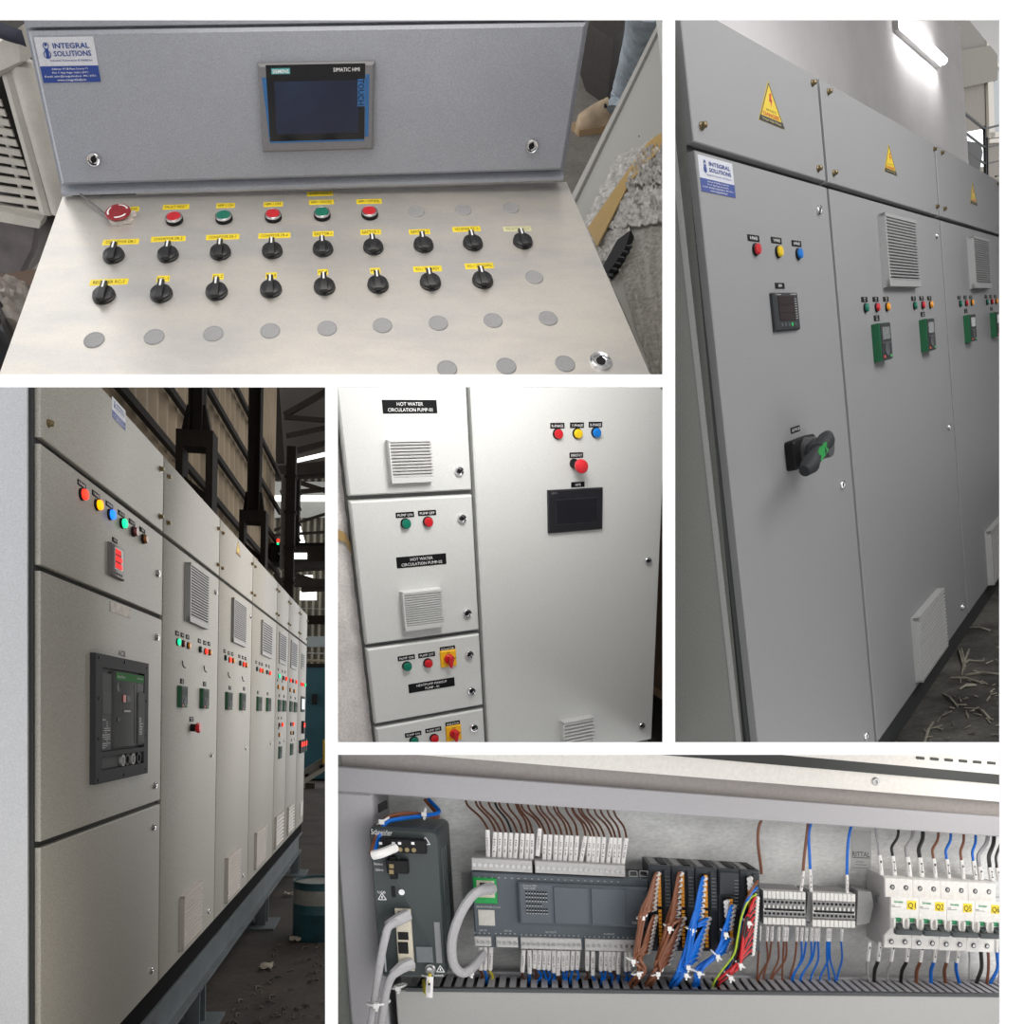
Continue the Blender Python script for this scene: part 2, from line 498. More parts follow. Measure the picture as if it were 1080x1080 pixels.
# upright housing and door
ux = [UP.at(*p) for p in ((30, 32.7), (618, 23.7), (592.8, 178.5), (65.7, 194.3))]
uW, uH = UP.W, UP.H
ub = UP.at(330, 199.5)[1]
part('upright_housing', MB().box(-.006, uW + .006, ub + .001, uH + .11, -.12, -.011).box(-.002, uW + .002, uH + .004, uH + .10, -.0112, .0), M_TLPAINT, desk, UP)
door = part('upright_door', MB().slab(0, uW, 0, uH, -.0105, 0.004, .0035), M_TLPAINT, desk, UP)
part('rain_lip', MB().loft([[(-.004, ub + .012, -.011), (uW + .004, ub + .012, -.011), (uW + .004, ub + .002, -.011), (-.004, ub + .002, -.011)],
                            [(-.004, ub + .006, .001), (uW + .004, ub + .006, .001), (uW + .004, ub + .002, .001), (-.004, ub + .002, .001)]]), M_TLPAINT, desk, UP)
for p in ((99, 167.5), (560.5, 153.5)):
    a = UP.at(*p, .004); lock(desk, UP, a, .0095, ang=1.2)
sticker(desk, UP, ((35.8, 39.6), (97.9, 38.1), (106.8, 85.7), (46.3, 87.5)), .0041)
def uvrect(fr, q, w):
    a = [fr.at(*p, w) for p in q]
    return ((a[0][0] + a[3][0]) / 2, (a[1][0] + a[2][0]) / 2, (a[2][1] + a[3][1]) / 2, (a[0][1] + a[1][1]) / 2)
u0, u1, v0, v1 = uvrect(UP, ((270, 68), (394.5, 64.6), (394.5, 157.6), (278.5, 161)), .012)
hmi = part('touch_panel', MB().slab(u0, u1, v0, v1, .004, .014, .003), M_HMI, desk, UP, (0, 0, 0), 'grey framed touch panel with a dark blue screen')
b0, b1, c0, c1 = uvrect(UP, ((279, 69.2), (384.3, 66.1), (385, 146), (286, 149.4)), .014)
part('black_glass', MB().box(b0, b1, c0, c1, .014, .0146), M_GLASS, hmi, UP)
s0, s1, t0, t1 = uvrect(UP, ((288.5, 86.3), (377.4, 84.2), (378.8, 139), (292.2, 142.2)), .0146)
part('screen', MB().box(s0, s1, t0, t1, .0146, .015), M_SCREEN, hmi, UP)
part('protective_film', MB().box(b1 + .0006, b1 + .0056, c0 + .003, c1 - .0125, .014, .0144).prism([(b0 - .0058, c1 - .014), (b0, c1 - .014), (b0, c0), (b0 - .0008, c0)], .014, .0144).box(b0, b1, c0 - .0022, c0 - .0002, .014, .0144), M_FILM, hmi, UP, label='blue protective film edge')
a = UP.at(296, 75, .0146)
part('maker_tag', MB().box(-.012, .012, -.0033, .0033, 0, .0005), plain('teal_tag', (0.06, 0.32, 0.33)), hmi, UP, a)
part('lettering', text('SIEMENS', .0042, .021, bold=.02), M_WTEXT, hmi, UP, (a[0], a[1], .0153))
a = UP.at(365.5, 73.2, .0148); part('lettering', text('SIMATIC HMI', .0046, .034), M_WTEXT, hmi, UP, a)
t = text('TOUCH', .008, .030); t.v = [(p[1], -p[0], 0) for p in t.v]
a = UP.at(381, 97, .0152); part('touch_mark', MB().box(-.0048, .0052, -.017, .015, -.0004, 0), M_FILM, hmi, UP, a)
part('lettering', t, M_GLASS, hmi, UP, (a[0], a[1], .0155))
# fittings on the sloping top
M_KNOB = plain('black_knob', (0.010, 0.010, 0.011), 0.42)
KR = .0132
def knob_mb():
    mb = MB().lathe(0, 0, [(KR * 1.02, 0), (KR * 1.02, .004), (KR * .94, .005), (KR * .94, .009), (KR * .86, .0105)], 24)
    mb.prism([(-.0042, -KR * 1.12), (.0042, -KR * 1.12), (.0035, KR * 1.15), (-.0035, KR * 1.15)], .0095, .0165, .0012)
    return mb
for col, pts in enumerate([[(120.3, 271), (177.5, 270), (232.8, 267.5), (287.5, 266), (340.8, 264), (393.8, 262), (446.7, 259.7), (498.7, 257.8), (551.3, 256)],
                           [(110, 313), (170.5, 311.3), (228.8, 309), (286, 306.5), (342.5, 303.8), (398.8, 301.7), (454, 299), (509, 297)]]):
    for p in pts:
        a = DK.at(*p)
        kn = part('selector_knob', shared('selector_knob', DK, knob_mb, M_KNOB), None, desk, DK, a)
        part('pointer_line', shared('pointer_line', DK, lambda: MB().box(-.0011, .0011, KR * .25, KR * 1.1, .0163, .0170), M_WTEXT), None, kn, DK, a)
for p, m in (((184.3, 233), M_RED), ((236.5, 231.5), M_GREEN), ((288.5, 230), M_RED), ((340, 228.2), M_GREEN), ((390, 227), M_RED)):
    a = DK.at(*p)
    b = part('push_button', shared('push_button', DK, lambda: MB().lathe(0, 0, [(.0115, 0), (.0115, .006), (.0105, .008), (.0095, .008)], 22), M_BLACK), None, desk, DK, a)
    part('bezel_ring', shared('bezel_ring', DK, lambda: MB().lathe(0, 0, [(.0108, .007), (.0108, .0105), (.0098, .0115), (.0088, .0105), (.0088, .007)], 22), M_CHROME), None, b, DK, a)
    part('lens', shared('push_lens', DK, lambda: MB().lathe(0, 0, [(.0094, .007), (.0094, .0108), (.006, .0112), (.001, .0112)], 22), m), None, b, DK, a)
ds = [(439.2, 223.5), (488.7, 221.7), (538.8, 219.7), (563.3, 292.8), (99.3, 358.8), (162.7, 355.6), (225, 352.2), (285, 349.2), (345, 346.6), (403.4, 343.5), (462.3, 341), (519.9, 338.3), (578, 336), (471.5, 389), (533.9, 386.3), (595.9, 383.8)]
for p in ds:
    part('hole_cap', shared('hole_cap', DK, lambda: MB().lathe(0, 0, [(.0116, 0), (.0116, .0012), (.0108, .0024), (.0098, .0024), (.0095, .0018), (.001, .0018)], 24), M_CAP), None, desk, DK, DK.at(*p))
lock(desk, DK, DK.at(633.6, 381.8), .0125, ang=1.3)
a = DK.at(126.5, 231)
es = part('emergency_stop', MB().lathe(0, 0, [(.0135, 0), (.0135, .008), (.010, .009), (.010, .014)], 24), plain('clear_collar', (.55, .52, .48), .2), desk, DK, a)
part('mushroom_head', MB().lathe(0, 0, [(.012, .010), (.0155, .0115), (.0168, .0145), (.0160, .0165), (.012, .0172), (.002, .0173)], 28), plain('dark_red_plastic', (.27, .012, .018), .35), es, DK, a)
arc = MB()
for k in range(3):
    a0 = math.radians(20 + 120 * k); nn = 8
    o = [(math.cos(a0 + i * .18), math.sin(a0 + i * .18)) for i in range(nn)]
    arc.add([(x * .0138, y * .0142, .0172) for x, y in o] + [(x * .0116, y * .0118, .0176) for x, y in o], [(i, i + 1, nn + i + 1, nn + i) for i in range(nn - 1)])
part('white_arrow_marks', arc, M_WTEXT, es, DK, a)
part('shroud_flap', MB().prism([(.008, -.004), (.022, .004), (.019, .012), (.009, .009)], .001, .006).prism([(.004, -.012), (.016, -.011), (.019, -.004), (.008, -.002)], .001, .007), plain('clear_flap', (.62, .56, .52), .2), es, DK, a)
q0 = DK.at(86.5, 210.5); q1 = DK.at(113, 230)
part('seal_tie', MB().tube(spline([(0, 0, .012), ((q1[0] - q0[0]) * .5, (q1[1] - q0[1]) * .5, .010), (q1[0] - q0[0], q1[1] - q0[1], .006)]), .0016, 6), plain('grey_wire', (.16, .16, .16)), desk, DK, q0)
labs = [((142, 220.5), .012, 'OK'), ((185.7, 218.3), .036, 'FAULT RESET'), ((238, 216.8), .0255, 'HPP-1 ON'), ((288.2, 215.5), .027, 'HPP-1 OFF'), ((337.5, 204.3), .037, 'ZONE-1 DESK-1'), ((339, 213.3), .035, 'HPP-1 ON(DE)'), ((389.3, 212.5), .036, 'HPP-1 OFF(DE)'),
        ((127.5, 255.2), .046, 'CONVEYOR DR-1'), ((177.5, 252), .0445, 'CONVEYOR DR-2'), ((235, 250), .0435, 'CONVEYOR DR-3'), ((289.5, 248.5), .0425, 'CONVEYOR DR-4'), ((340.8, 246.6), .028, 'EJECTOR-1'), ((391, 244.8), .028, 'EJECTOR-2'), ((442.5, 244.5), .029, 'EJECTOR-3'), ((492, 241.6), .039, 'RECEIVER RC-3'),
        ((115, 297.5), .046, 'RECEIVER RC-2'), ((172, 294), .016, 'MS-1'), ((230, 291.8), .014, 'MS-2'), ((286, 290.6), .014, 'MS-3'), ((340.5, 287), .013, 'MS-4'), ((395.8, 285.6), .013, 'MS-5'), ((451, 283.6), .037, 'RO-1 FWD/REV'), ((505.5, 280.5), .038, 'RO-1 UP/DOWN')]
for p, w, s in labs:
    legend(desk, DK, DK.at(*p), w, .0105, s, m=M_STICKY, mt=M_BTEXT, name='tape_label', thick=.0003, th=.52)
legend(desk, DK, DK.at(545.5, 241.3), .039, .0105, 'RECEIVER RC-4', m=plain('faded_label_tape', (.62, .60, .36)), mt=plain('faded_print', (.35, .34, .2)), name='tape_label', thick=.0003, th=.52)

# ---- what stands around the desk
FLW = -0.95
FL1 = Fr().axes(DK.P(0, 0, 0) + nrm(DK.en) * FLW, DK.eu, DK.ev, DK.en)
M_CONC = mat('dusty_concrete', (0.17, 0.155, 0.135), 0.9, speck=0.15, speck_scale=90, cloud=0.35, cloud_scale=3, bump=0.3, bump_scale=40)
struct('floor', MB().prism(dpoly([(-80, -60), (709, -60), (709, 399), (-80, 399)], 0, FL1), -0.03, 0), M_CONC, FL1)
M_COOL = mat('off_white_plastic', (0.50, 0.47, 0.42), 0.45, cloud=0.25, cloud_scale=8, speck=0.05)
M_VOID = mat('deep_shade_dark', (0.022, 0.018, 0.015), 0.8, speck=0.2, speck_scale=40)  # near-black colour standing in for deep shade
CO = Fr().quad((-95, 58), (14, 84), (58, 222), (-40, 200), depth=1.75)
CS = Fr().quad((38, 84), (110, 52), (150, 170), (76, 216), depth=1.77)
cooler = thing('air_cooler', 'dirty white plastic air cooler with dark louvred sides left of the control desk', 'air cooler', CO, (CO.W / 2, 0, 0))
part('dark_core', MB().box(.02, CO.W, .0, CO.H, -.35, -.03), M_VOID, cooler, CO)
# corner post as a rounded bar in pixels
pa, pb = CO.at(24, 66, .0), CO.at(67, 224, .0)
part('corner_post', MB().tube([pa, pb], .024, 10), M_COOL, cooler, CO)
pa, pb = CO.at(8, 70, .004), CO.at(50, 224, .004)
part('frame_rail', MB().tube([pa, pb], .014, 8), M_COOL, cooler, CO)
nsl = 13
for i in range(nsl):
    p = CO.at(-60, 84 + i * 10.6, .0); q = CO.at(-2 + i * 4.0, 98 + i * 10.6, .0)
    part('louvre', MB().bar(p, q, .004, .011, up=(0, 1, 0)), M_COOL, cooler, CO)
for x0 in (-28, 4):
    p = CO.at(x0 - 20, 70, -.006); q = CO.at(x0 + 24, 220, -.006)
    part('louvre_brace', MB().bar(p, q, .006, .006), M_COOL, cooler, CO)
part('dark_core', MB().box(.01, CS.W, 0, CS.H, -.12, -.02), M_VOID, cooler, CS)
for i in range(10):
    p = CS.at(27 + i * 4.2, 82 + i * 12.5, 0); q = CS.at(75 + i * 4, 60 + i * 12, 0)
    part('louvre', MB().bar(p, q, .004, .010, up=(0, 1, 0)), M_COOL, cooler, CS)
part('side_rail', MB().prism([CS.at(*p)[:2] for p in ((22, 72), (80, 44), (84, 58), (27, 90))], -.01, .012), M_COOL, cooler, CS)
tp = [CO.at(*p)[:2] for p in ((-60, 44), (6, 40), (30, 22), (34, 60), (4, 78), (-60, 66))]
part('top_cover', MB().prism(tp, -.01, .03, .008), M_COOL, cooler, CO)
bp = [CO.at(*p)[:2] for p in ((-60, 206), (2, 222), (44, 228), (40, 262), (20, 300), (-60, 300))]
part('water_tank', MB().prism(bp, -.2, .01, .01), mat('grimy_tank_plastic', (0.13, 0.11, 0.11), .5, cloud=.5, cloud_scale=9), cooler, CO)
part('tank_rim', MB().prism([CO.at(*p)[:2] for p in ((-60, 200), (2, 217), (48, 228), (46, 236), (0, 228), (-60, 212))], -.01, .022), M_COOL, cooler, CO)
def lump(name, label, cat, fr, q, hgt, m, seed, nx=14, ny=14, rough=.3, group=None):
    """soft crumpled heap whose outline fills a pixel quad, lying on the frame plane"""
    rnd = random.Random(seed)
    c = fr.at(*bil(q, .5, .5))
    def fn(s, t):
        a = fr.at(*bil(q, s, t))
        e = min(1, 4 * s * (1 - s) * 1.6) * min(1, 4 * t * (1 - t) * 1.6)
        return (a[0] - c[0], a[1] - c[1], hgt * (e ** .6) * (1 + rough * (rnd.random() - .5) * 2))
    return solo(name, solid(grid(nx, ny, fn), hgt * .2), m, fr, label, cat, at=c)
M_BAG = mat('clear_plastic_bag', (0.30, 0.26, 0.22), 0.25, cloud=0.6, cloud_scale=25, cloud_col=(.11, .09, .08), bump=.6, bump_scale=40)
M_BBAG = mat('black_plastic_bag', (0.02, 0.021, 0.024), 0.28, bump=.6, bump_scale=50, speck=.2)
G1 = Fr().axes(CO.P(0, 0, 0), DK.eu, DK.ev, DK.en)
lump('plastic_bag', 'crumpled clear plastic bag of parts on the floor left of the desk', 'bag', G1, ((-30, 306), (34, 300), (26, 352), (-30, 352)), .03, M_BAG, 3)
lump('bin_bag', 'shiny black plastic bag at the lower left beside the desk', 'bag', G1, ((-40, 336), (14, 328), (16, 372), (-40, 396)), .05, M_BBAG, 4)
solo('brown_floor_board', MB().prism([G1.at(*p)[:2] for p in ((-60, 280), (60, 262), (60, 330), (-60, 398))], -.06, -.03), mat('brown_dirt', (.10, .06, .04), .9, cloud=.4), G1, 'brown dirty board on the floor below the air cooler', 'board')
solo('dark_shoe', MB().join(grid(10, 8, lambda s, t: (-.03 + .06 * s, -.012 + .024 * t - .008 * s, .02 * (math.sin(math.pi * min(1, max(0, s))) * math.sin(math.pi * t)) ** .5))), mat('dark_cloth', (.02, .02, .035), .8, speck=.2), CO, 'dark shoe lying on top of the air cooler', 'shoe', at=CO.at(4, 30, .05))
# leaning panel on the right, wrapped in bubble film
PN = Fr().quad((708, 12), (860, 60), (745, 430), (596, 238), depth=1.62)
M_PANEL = mat('beige_grey_panel', (0.27, 0.265, 0.24), .55, speck=.06)
def npoly(pts, w=0.0): return [PN.at(x, y, w)[:2] for x, y in pts]
panel = thing('leaning_panel', 'tall beige grey steel panel leaning beside the desk, half wrapped in bubble film', 'panel', PN, (0, 0, 0))
part('panel_sheet', MB().prism(npoly([(700.5, 24), (703.5, 24), (703.5, 398), (690, 398), (606, 217)]), -.02, 0, .003), M_PANEL, panel, PN)
part('panel_edge', MB().prism(npoly([(696.5, 24), (700, 24), (606, 217), (602, 214)]), -.03, .006), plain('panel_edge_paint', (.30, .29, .27)), panel, PN)
for p in ((674, 144), (666, 159)):
    part('bolt_hole', MB().cyl(0, 0, -.0005, .0012, .0025, 8), M_BLACK, panel, PN, PN.at(*p))
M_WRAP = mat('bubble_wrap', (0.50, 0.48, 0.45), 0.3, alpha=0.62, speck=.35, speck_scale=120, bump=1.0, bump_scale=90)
M_WRAP2 = mat('shaded_bubble_wrap', (0.20, 0.19, 0.17), 0.35, speck=.35, speck_scale=160, bump=1.0, bump_scale=120)  # darker copy of the bubble film, shade put into the colour
def wrap(name, q, hgt, m, seed, nx=16, ny=16, edge=.0):
    rnd = random.Random(seed)
    def fn(s, t):
        x, y = bil(q, s, t)
        a = PN.at(x + rnd.uniform(-edge, edge), y + rnd.uniform(-edge, edge))
        return (a[0], a[1], hgt * (.5 + rnd.random()))
    return part(name, solid(grid(nx, ny, fn), .002), m, panel, PN)
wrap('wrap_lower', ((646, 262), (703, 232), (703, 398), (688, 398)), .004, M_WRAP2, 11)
wrap('bubble_film', ((652, 168), (703, 142), (703, 215), (614, 246)), .006, M_WRAP, 12, 26, 26, .8)
wrap('bubble_film', ((672, 196), (703, 176), (703, 240), (640, 246)), .010, M_WRAP, 13, 22, 22, 1.0)
wrap('bubble_film', ((618, 238), (664, 222), (668, 262), (636, 280)), .006, M_WRAP, 14, 16, 16, 1.0)
part('packing_tape', MB().prism(npoly([(687, 158), (701, 148), (703, 162), (668, 200), (634, 268), (624, 248), (660, 196)]), .012, .0145), mat('brown_packing_tape', (.38, .25, .09), .3, speck=.1), panel, PN)
wrap('bubble_film', ((678, 170), (703, 158), (703, 200), (664, 206)), .014, M_WRAP, 15, 18, 18, 1.0)
vb = part('vent_block', MB().prism(npoly([(656, 262), (670, 252), (664, 272), (646, 298), (640, 292)]), .004, .016), M_BLACK, panel, PN)
for i in range(6):
    a = PN.at(645 + i * 3.9, 291 - i * 6.0, .016)
    part('vent_rib', MB().bar((-.010, -.004, .002), (.010, .004, .002), .003, .003), M_DARK, vb, PN, a)
# worker's leg beyond the panel
def fp(x, y, w): return FL1.at(x, y, w)
leg = thing('person', 'worker standing behind the panel in light blue jeans and a tan shoe', 'person', FL1, fp(655, 132, 0))
o = fp(655, 132, 0)
rel = lambda p: (p[0] - o[0], p[1] - o[1], p[2])
pts = [rel(fp(653, 118, .10)), rel(fp(659, 98, .16)), rel(fp(669, 66, .30)), rel(fp(680, 30, .45)), rel(fp(686, -4, .6))]
part('jeans_leg', MB().tube(spline(pts, 5), [.055, .05, .056, .05, .056, .052, .058, .056, .06, .06, .062, .066, .066, .07, .072, .074, .076, .078, .08, .08, .08], 14), mat('light_blue_denim', (.33, .38, .43), .85, cloud=.4, cloud_scale=18, speck=.2), leg, FL1, o)
h0, t0_ = fp(660, 133, 0), fp(606, 140, 0)
def shoe(s, t):
    k = [.045, .05, .048, .044, .045, .05, .052, .048, .03]
    i = min(7, int(s * 8)); r = k[i] + (k[i + 1] - k[i]) * (s * 8 - i)
    a = math.pi * t
    hh = .10 * (1 - s) ** .7 + .055
    c = [h0[j] + (t0_[j] - h0[j]) * s for j in (0, 1)]
    return (c[0] - o[0] + .2 * 0, c[1] - o[1] - r * math.cos(a) * .8, hh * math.sin(a) ** .7 * (1 if s < .98 else .3))
part('shoe', solid(grid(16, 12, shoe), .01), mat('tan_leather', (.40, .30, .20), .7, cloud=.3, cloud_scale=20), leg, FL1, o, label='tan leather shoe')
part('shoe_sole', MB().bar((h0[0] - o[0], h0[1] - o[1], .01), (t0_[0] - o[0], t0_[1] - o[1], .01), .085, .03), plain('tan_sole', (.30, .2, .11)), leg, FL1, o)
for i in range(4):
    s = .16 + .09 * i; c = [h0[j] + (t0_[j] - h0[j]) * s - o[j] for j in (0, 1)]
    part('shoe_lace', MB().tube([(c[0] - .01, c[1] - .03, .13 - .012 * i), (c[0] - .015, c[1], .155 - .014 * i), (c[0] + .01, c[1] + .03, .13 - .012 * i)], .007, 6), M_BLACK, leg, FL1, o)
solo('dark_machine', MB().prism([FL1.at(*p)[:2] for p in ((600, -30), (684, -30), (668, 40), (652, 82), (650, 100), (640, 112), (618, 96), (606, 60))], 0, .25, .02), M_VOID, FL1, 'machine behind the upright screen door, its shadow put into the near-black colour', 'machine')  # shadow over the machine is put into its near-black colour

# ================================================================== 2. CABINET ROW BY THE WHITE WALL (right)
def dsolve(fr, pb, pf):
    """height w above the plane that carries pixel pf straight in front of the base pixel pb"""
    t = fr.at(*pb)[0]
    lo, hi = 0.0, 0.3
    g = lambda w: fr.at(*pf, w)[0] - t
    s0 = g(lo) > 0
    for _ in range(40):
        m = (lo + hi) / 2
        if (g(m) > 0) == s0: lo = m
        else: hi = m
    return (lo + hi) / 2
M_LCD = mat('grey_lcd', (0.13, 0.145, 0.145), 0.25, speck=.05)
M_KPG = plain('dark_green_plastic', (0.004, 0.095, 0.035), 0.4)
M_KEY = plain('grey_keys', (0.09, 0.095, 0.10), 0.6, spec=0.2)
def keypad(parent, fr, u0, u1, v0, v1, d, detail=True, lcd=None):
    W, H = u1 - u0, v1 - v0
    at = (u0, v0, 0.0)
    key = (round(W, 3), round(H, 3), round(d, 3))
    b = part('drive_keypad', shared(('drive_keypad',) + key, fr, lambda: MB().slab(0, W, 0, H, 0, d, .002).box(-.0015, W * .06, H * .03, H * .97, 0, d * .25), M_KPG), None, parent, fr, at)
    part('front_panel', shared(('kp_front',) + key, fr, lambda: MB().box(W * .03, W * .98, H * .02, H * .98, d, d + .0015), M_DARK), None, b, fr, at)
    part('screen', shared(('kp_lcd',) + key, fr, lambda: MB().box(W * .16, W * .86, H * .55, H * .88, d + .0015, d + .0022), lcd or M_LCD), None, b, fr, at)
    if detail:
        for i in range(4):
            part('key', shared(('kp_key',) + key, fr, lambda: MB().box(-W * .07, W * .07, -H * .025, H * .025, 0, .0015), M_KEY), None, b, fr, (u0 + W * (.2 + .2 * i), v0 + H * .46, d + .0015))
        part('dial', shared(('kp_dial',) + key, fr, lambda: MB().lathe(0, 0, [(W * .2, 0), (W * .2, .002), (W * .12, .002), (W * .1, .001)], 14), M_KEY), None, b, fr, (u0 + W * .5, v0 + H * .28, d + .0015))
        part('stop_key', shared(('kp_stop',) + key, fr, lambda: MB().box(-W * .08, W * .08, -H * .035, H * .035, 0, .0015), plain('red_key', (.55, .06, .03))), None, b, fr, (u0 + W * .2, v0 + H * .1, d + .0015))
        part('run_key', shared(('kp_run',) + key, fr, lambda: MB().box(-W * .08, W * .08, -H * .035, H * .035, 0, .0015), plain('green_key', (.06, .40, .12))), None, b, fr, (u0 + W * .82, v0 + H * .1, d + .0015))
    return b
def danger(parent, fr, apex, bl, br, w):
    a, l, r = fr.at(*apex, w), fr.at(*bl, w), fr.at(*br, w)
    c = ((l[0] + r[0]) / 2, (l[1] + r[1]) / 2, w)
    q = lambda p: (p[0] - c[0], p[1] - c[1])
    H = a[1] - c[1]; W = r[0] - l[0]
    s = part('danger_sticker', MB().prism([(-W / 2, 0), (W / 2, 0), (0, H)], 0, .0008), plain('danger_yellow', (.72, .52, .02)), parent, fr, c)
    m = MB().prism([(-.5 * W * .98, .01 * H), (.5 * W * .98, .01 * H), (.5 * W * .86, .13 * H), (-.5 * W * .86, .13 * H)], .0008, .0012)
    for i in range(3):
        p = [(-.46 * W, .015 * H), (.46 * W, .015 * H), (0, .95 * H)]
        x, y = p[i], p[(i + 1) % 3]
        m.bar((x[0], x[1], .001), (y[0], y[1], .001), W * .02, .0004)
    m.join(text('440 VOLTS', H * .05, W * .40), (0, H * .31, .0011))
    part('black_marks', m, M_BTEXT, s, fr, c)
    m = MB().join(text('DANGER', H * .09, W * .62, bold=.02), (0, H * .20, .0012))
    m.add([(x * W, y * H, .0012) for x, y in ((.0, .72), (.07, .72), (.04, .58), (.09, .58), (.0, .38), (.02, .52), (-.04, .52))], [(0, 6, 5, 2, 1), (2, 5, 4, 3)])
    part('red_marks', m, plain('danger_red', (.50, .03, .02)), s, fr, c)
    m2 = MB().join(text('Danger High Voltage', H * .05, W * .7), (0, H * .07, .0014))
    part('lettering', m2, plain('danger_print', (.6, .5, .2)), s, fr, c)
    return s
RT = Fr().quad((730, 156), (991.3, 231.5), (1020.7, 648.2), (814.4, 941), h=1.4)
RT.eu = RT.eu * 1.25; RT.fin()
M_RT = mat('light_grey_powder_coat', (0.27, 0.27, 0.275), 0.55, speck=0.06, speck_scale=500, bump=0.12, bump_scale=600)
M_RTS = mat('grey_side_panel', (0.26, 0.265, 0.245), 0.6, speck=0.08, speck_scale=400)
M_GAP = plain('dark_gasket', (0.025, 0.027, 0.027), 0.8)
M_GR = plain('grey_vent_plastic', (0.34, 0.34, 0.34), 0.5)
M_GRL = plain('light_vent_plastic', (0.40, 0.40, 0.39), 0.5)
M_SLOT = plain('vent_slot_dark', (0.03, 0.03, 0.032), 0.8)
uS = [0.0, (RT.at(871.5, 200)[0] + RT.at(926, 782)[0]) / 2, (RT.at(991.3, 231.5)[0] + RT.at(1020.7, 648.2)[0]) / 2, RT.at(1075, 300)[0]]
vD = (RT.at(730, 156)[1] + RT.at(991.3, 231.5)[1]) / 2
vT0 = vD + .012
vTop = (RT.at(861, 80)[1] + RT.at(985, 152)[1]) / 2
rlab = ['grey switchgear cabinet with black rotary handle and meter, nearest of the row by the wall',
        'grey switchgear cabinet, second of the row by the white wall, with two green keypads',
        'grey switchgear cabinet, third and farthest of the row by the white wall']
rcab = []
def wedge(u, v, px_lim):
    lo, hi = 0.0, .6
    for _ in range(40):
        m = (lo + hi) / 2
        p = RT.P(u, v, -m)
        if PX + FPX * p[0] / p[1] > px_lim: lo = m
        else: hi = m
    return -lo
for i in range(3):
    u0, u1 = uS[i], uS[i + 1]
    c = thing('switchgear_cabinet', rlab[i], 'cabinet', RT, ((u0 + u1) / 2, -.07, -.05), 'cabinets in the row by the white wall')
    rcab.append(c)
    g = .009
    if i == 0:
        wt, wb = wedge(-.012, vTop, 708.5), wedge(-.012, -.07, 708.5)
        mb = MB().loft([[(-.012, -.0, -.024), (-.012, -.0, wb), (-.012, vTop, wt), (-.012, vTop, -.024)],
                        [(u1, -.0, -.024), (u1, -.0, -.3), (u1, vTop, -.3), (u1, vTop, -.024)]])
        part('body', mb, M_RTS, c, RT)
        part('frame_strip', MB().box(-.013, -.007, 0, vTop, -.034, -.023), M_GRL, c, RT)
    else:
        part('body', MB().box(u0, u1, 0, vTop, -.35, -.024), M_RTS, c, RT)
    part('gasket', MB().box(u0 - (.006 if i == 0 else 0), u1, 0.0, vTop - .004, -.0239, -.016), M_GAP, c, RT)
    part('top_cover', MB().slab(u0 + g, u1 - g, vT0, vTop, -.018, 0, .0018), M_RT, c, RT)
    part('door', MB().slab(u0 + g, u1 - g, .0, vD - .002, -.018, 0, .0018), M_RT, c, RT)
    part('plinth', MB().box(u0, u1, -.075, -.001, -.2, -.012), M_GAP, c, RT)
def up(i, p, w=0.0): return RT.at(p[0], p[1], w)
for i, p in ((0, (739.8, 133)), (0, (856.5, 87.8)), (0, (862.6, 178)), (1, (873.3, 97)), (1, (879, 182.8)), (1, (984.8, 157.6)), (1, (987.6, 218)), (2, (992.8, 161.5)), (2, (995.6, 220.4)), (2, (1052.4, 194)), (2, (1054, 240))):
    screw(rcab[i], RT, up(i, p), .0068)
for i, q in ((0, ((809.6, 85.5), (800, 126), (827.4, 136.5))), (1, ((937.6, 152.6), (932.6, 180.7), (946, 185.4))), (2, ((1026.5, 193), (1023.3, 214.4), (1030.7, 216.7)))):
    danger(rcab[i], RT, *q, .0)
sticker(rcab[0], RT, ((735.2, 162.8), (772.6, 173), (774.6, 208.7), (739.3, 201.7)))
for i, p in ((0, (863, 221.9)), (0, (887.6, 511.3)), (0, (912.4, 776.5)), (1, (987, 248.8)), (1, (1000, 450.6)), (1, (1014.2, 640)), (2, (1053.8, 263))):
    lock(rcab[i], RT, up(i, p), .0115)
for p, m, s, q in (((796.3, 263.5), M_RED, 'R-PHASE', (794.4, 251.3)), ((820, 265.9), M_YELLOW, 'Y-PHASE', (818.5, 253.7)), ((841.3, 268.2), M_BLUE, 'B-PHASE', (839.8, 257))):
    lamp(rcab[0], RT, up(0, p), .0112, m)
    legend(rcab[0], RT, up(0, q), .050, .0125, s)
legend(rcab[0], RT, up(0, (822.2, 301.5)), .045, .012, 'MFM')
legend(rcab[0], RT, up(0, (838.5, 453)), .046, .0125, 'O/G MCCB')
d = dsolve(RT, (810.6, 309), (815, 308.3))
a, b = RT.at(815.5, 308.3, d), RT.at(844, 347.2, d)
b2 = RT.at(842, 308.3, d)
mu0, mu1, mv0, mv1 = a[0], (b[0] + b2[0]) / 2, b[1], a[1]
mt = part('power_meter', MB().slab(mu0, mu1, mv0, mv1, 0, d, .003), M_DARK, rcab[0], RT, label='dark panel meter with three-row display')
mW, mH = mu1 - mu0, mv1 - mv0
part('display', MB().box(mu0 + mW * .16, mu0 + mW * .80, mv0 + mH * .26, mv0 + mH * .90, d, d + .001), mat('unlit_red_display', (.02, .008, .010), .2, speck=.1), mt, RT)
for k in range(2):
    part('display_bar', MB().box(mu0 + mW * .16, mu0 + mW * .80, mv0 + mH * (.46 + .215 * k), mv0 + mH * (.475 + .215 * k), d + .001, d + .0014), M_BLACK, mt, RT)
for k in range(5):
    part('meter_button', MB().cyl(mu0 + mW * (.22 + .14 * k), mv0 + mH * .15, d, d + .0015, mW * .035, 10), plain('bright_green_button', (.05, .5, .15)) if k == 3 else M_KEY, mt, RT)  # one button differs by a bright green colour alone
m = MB()
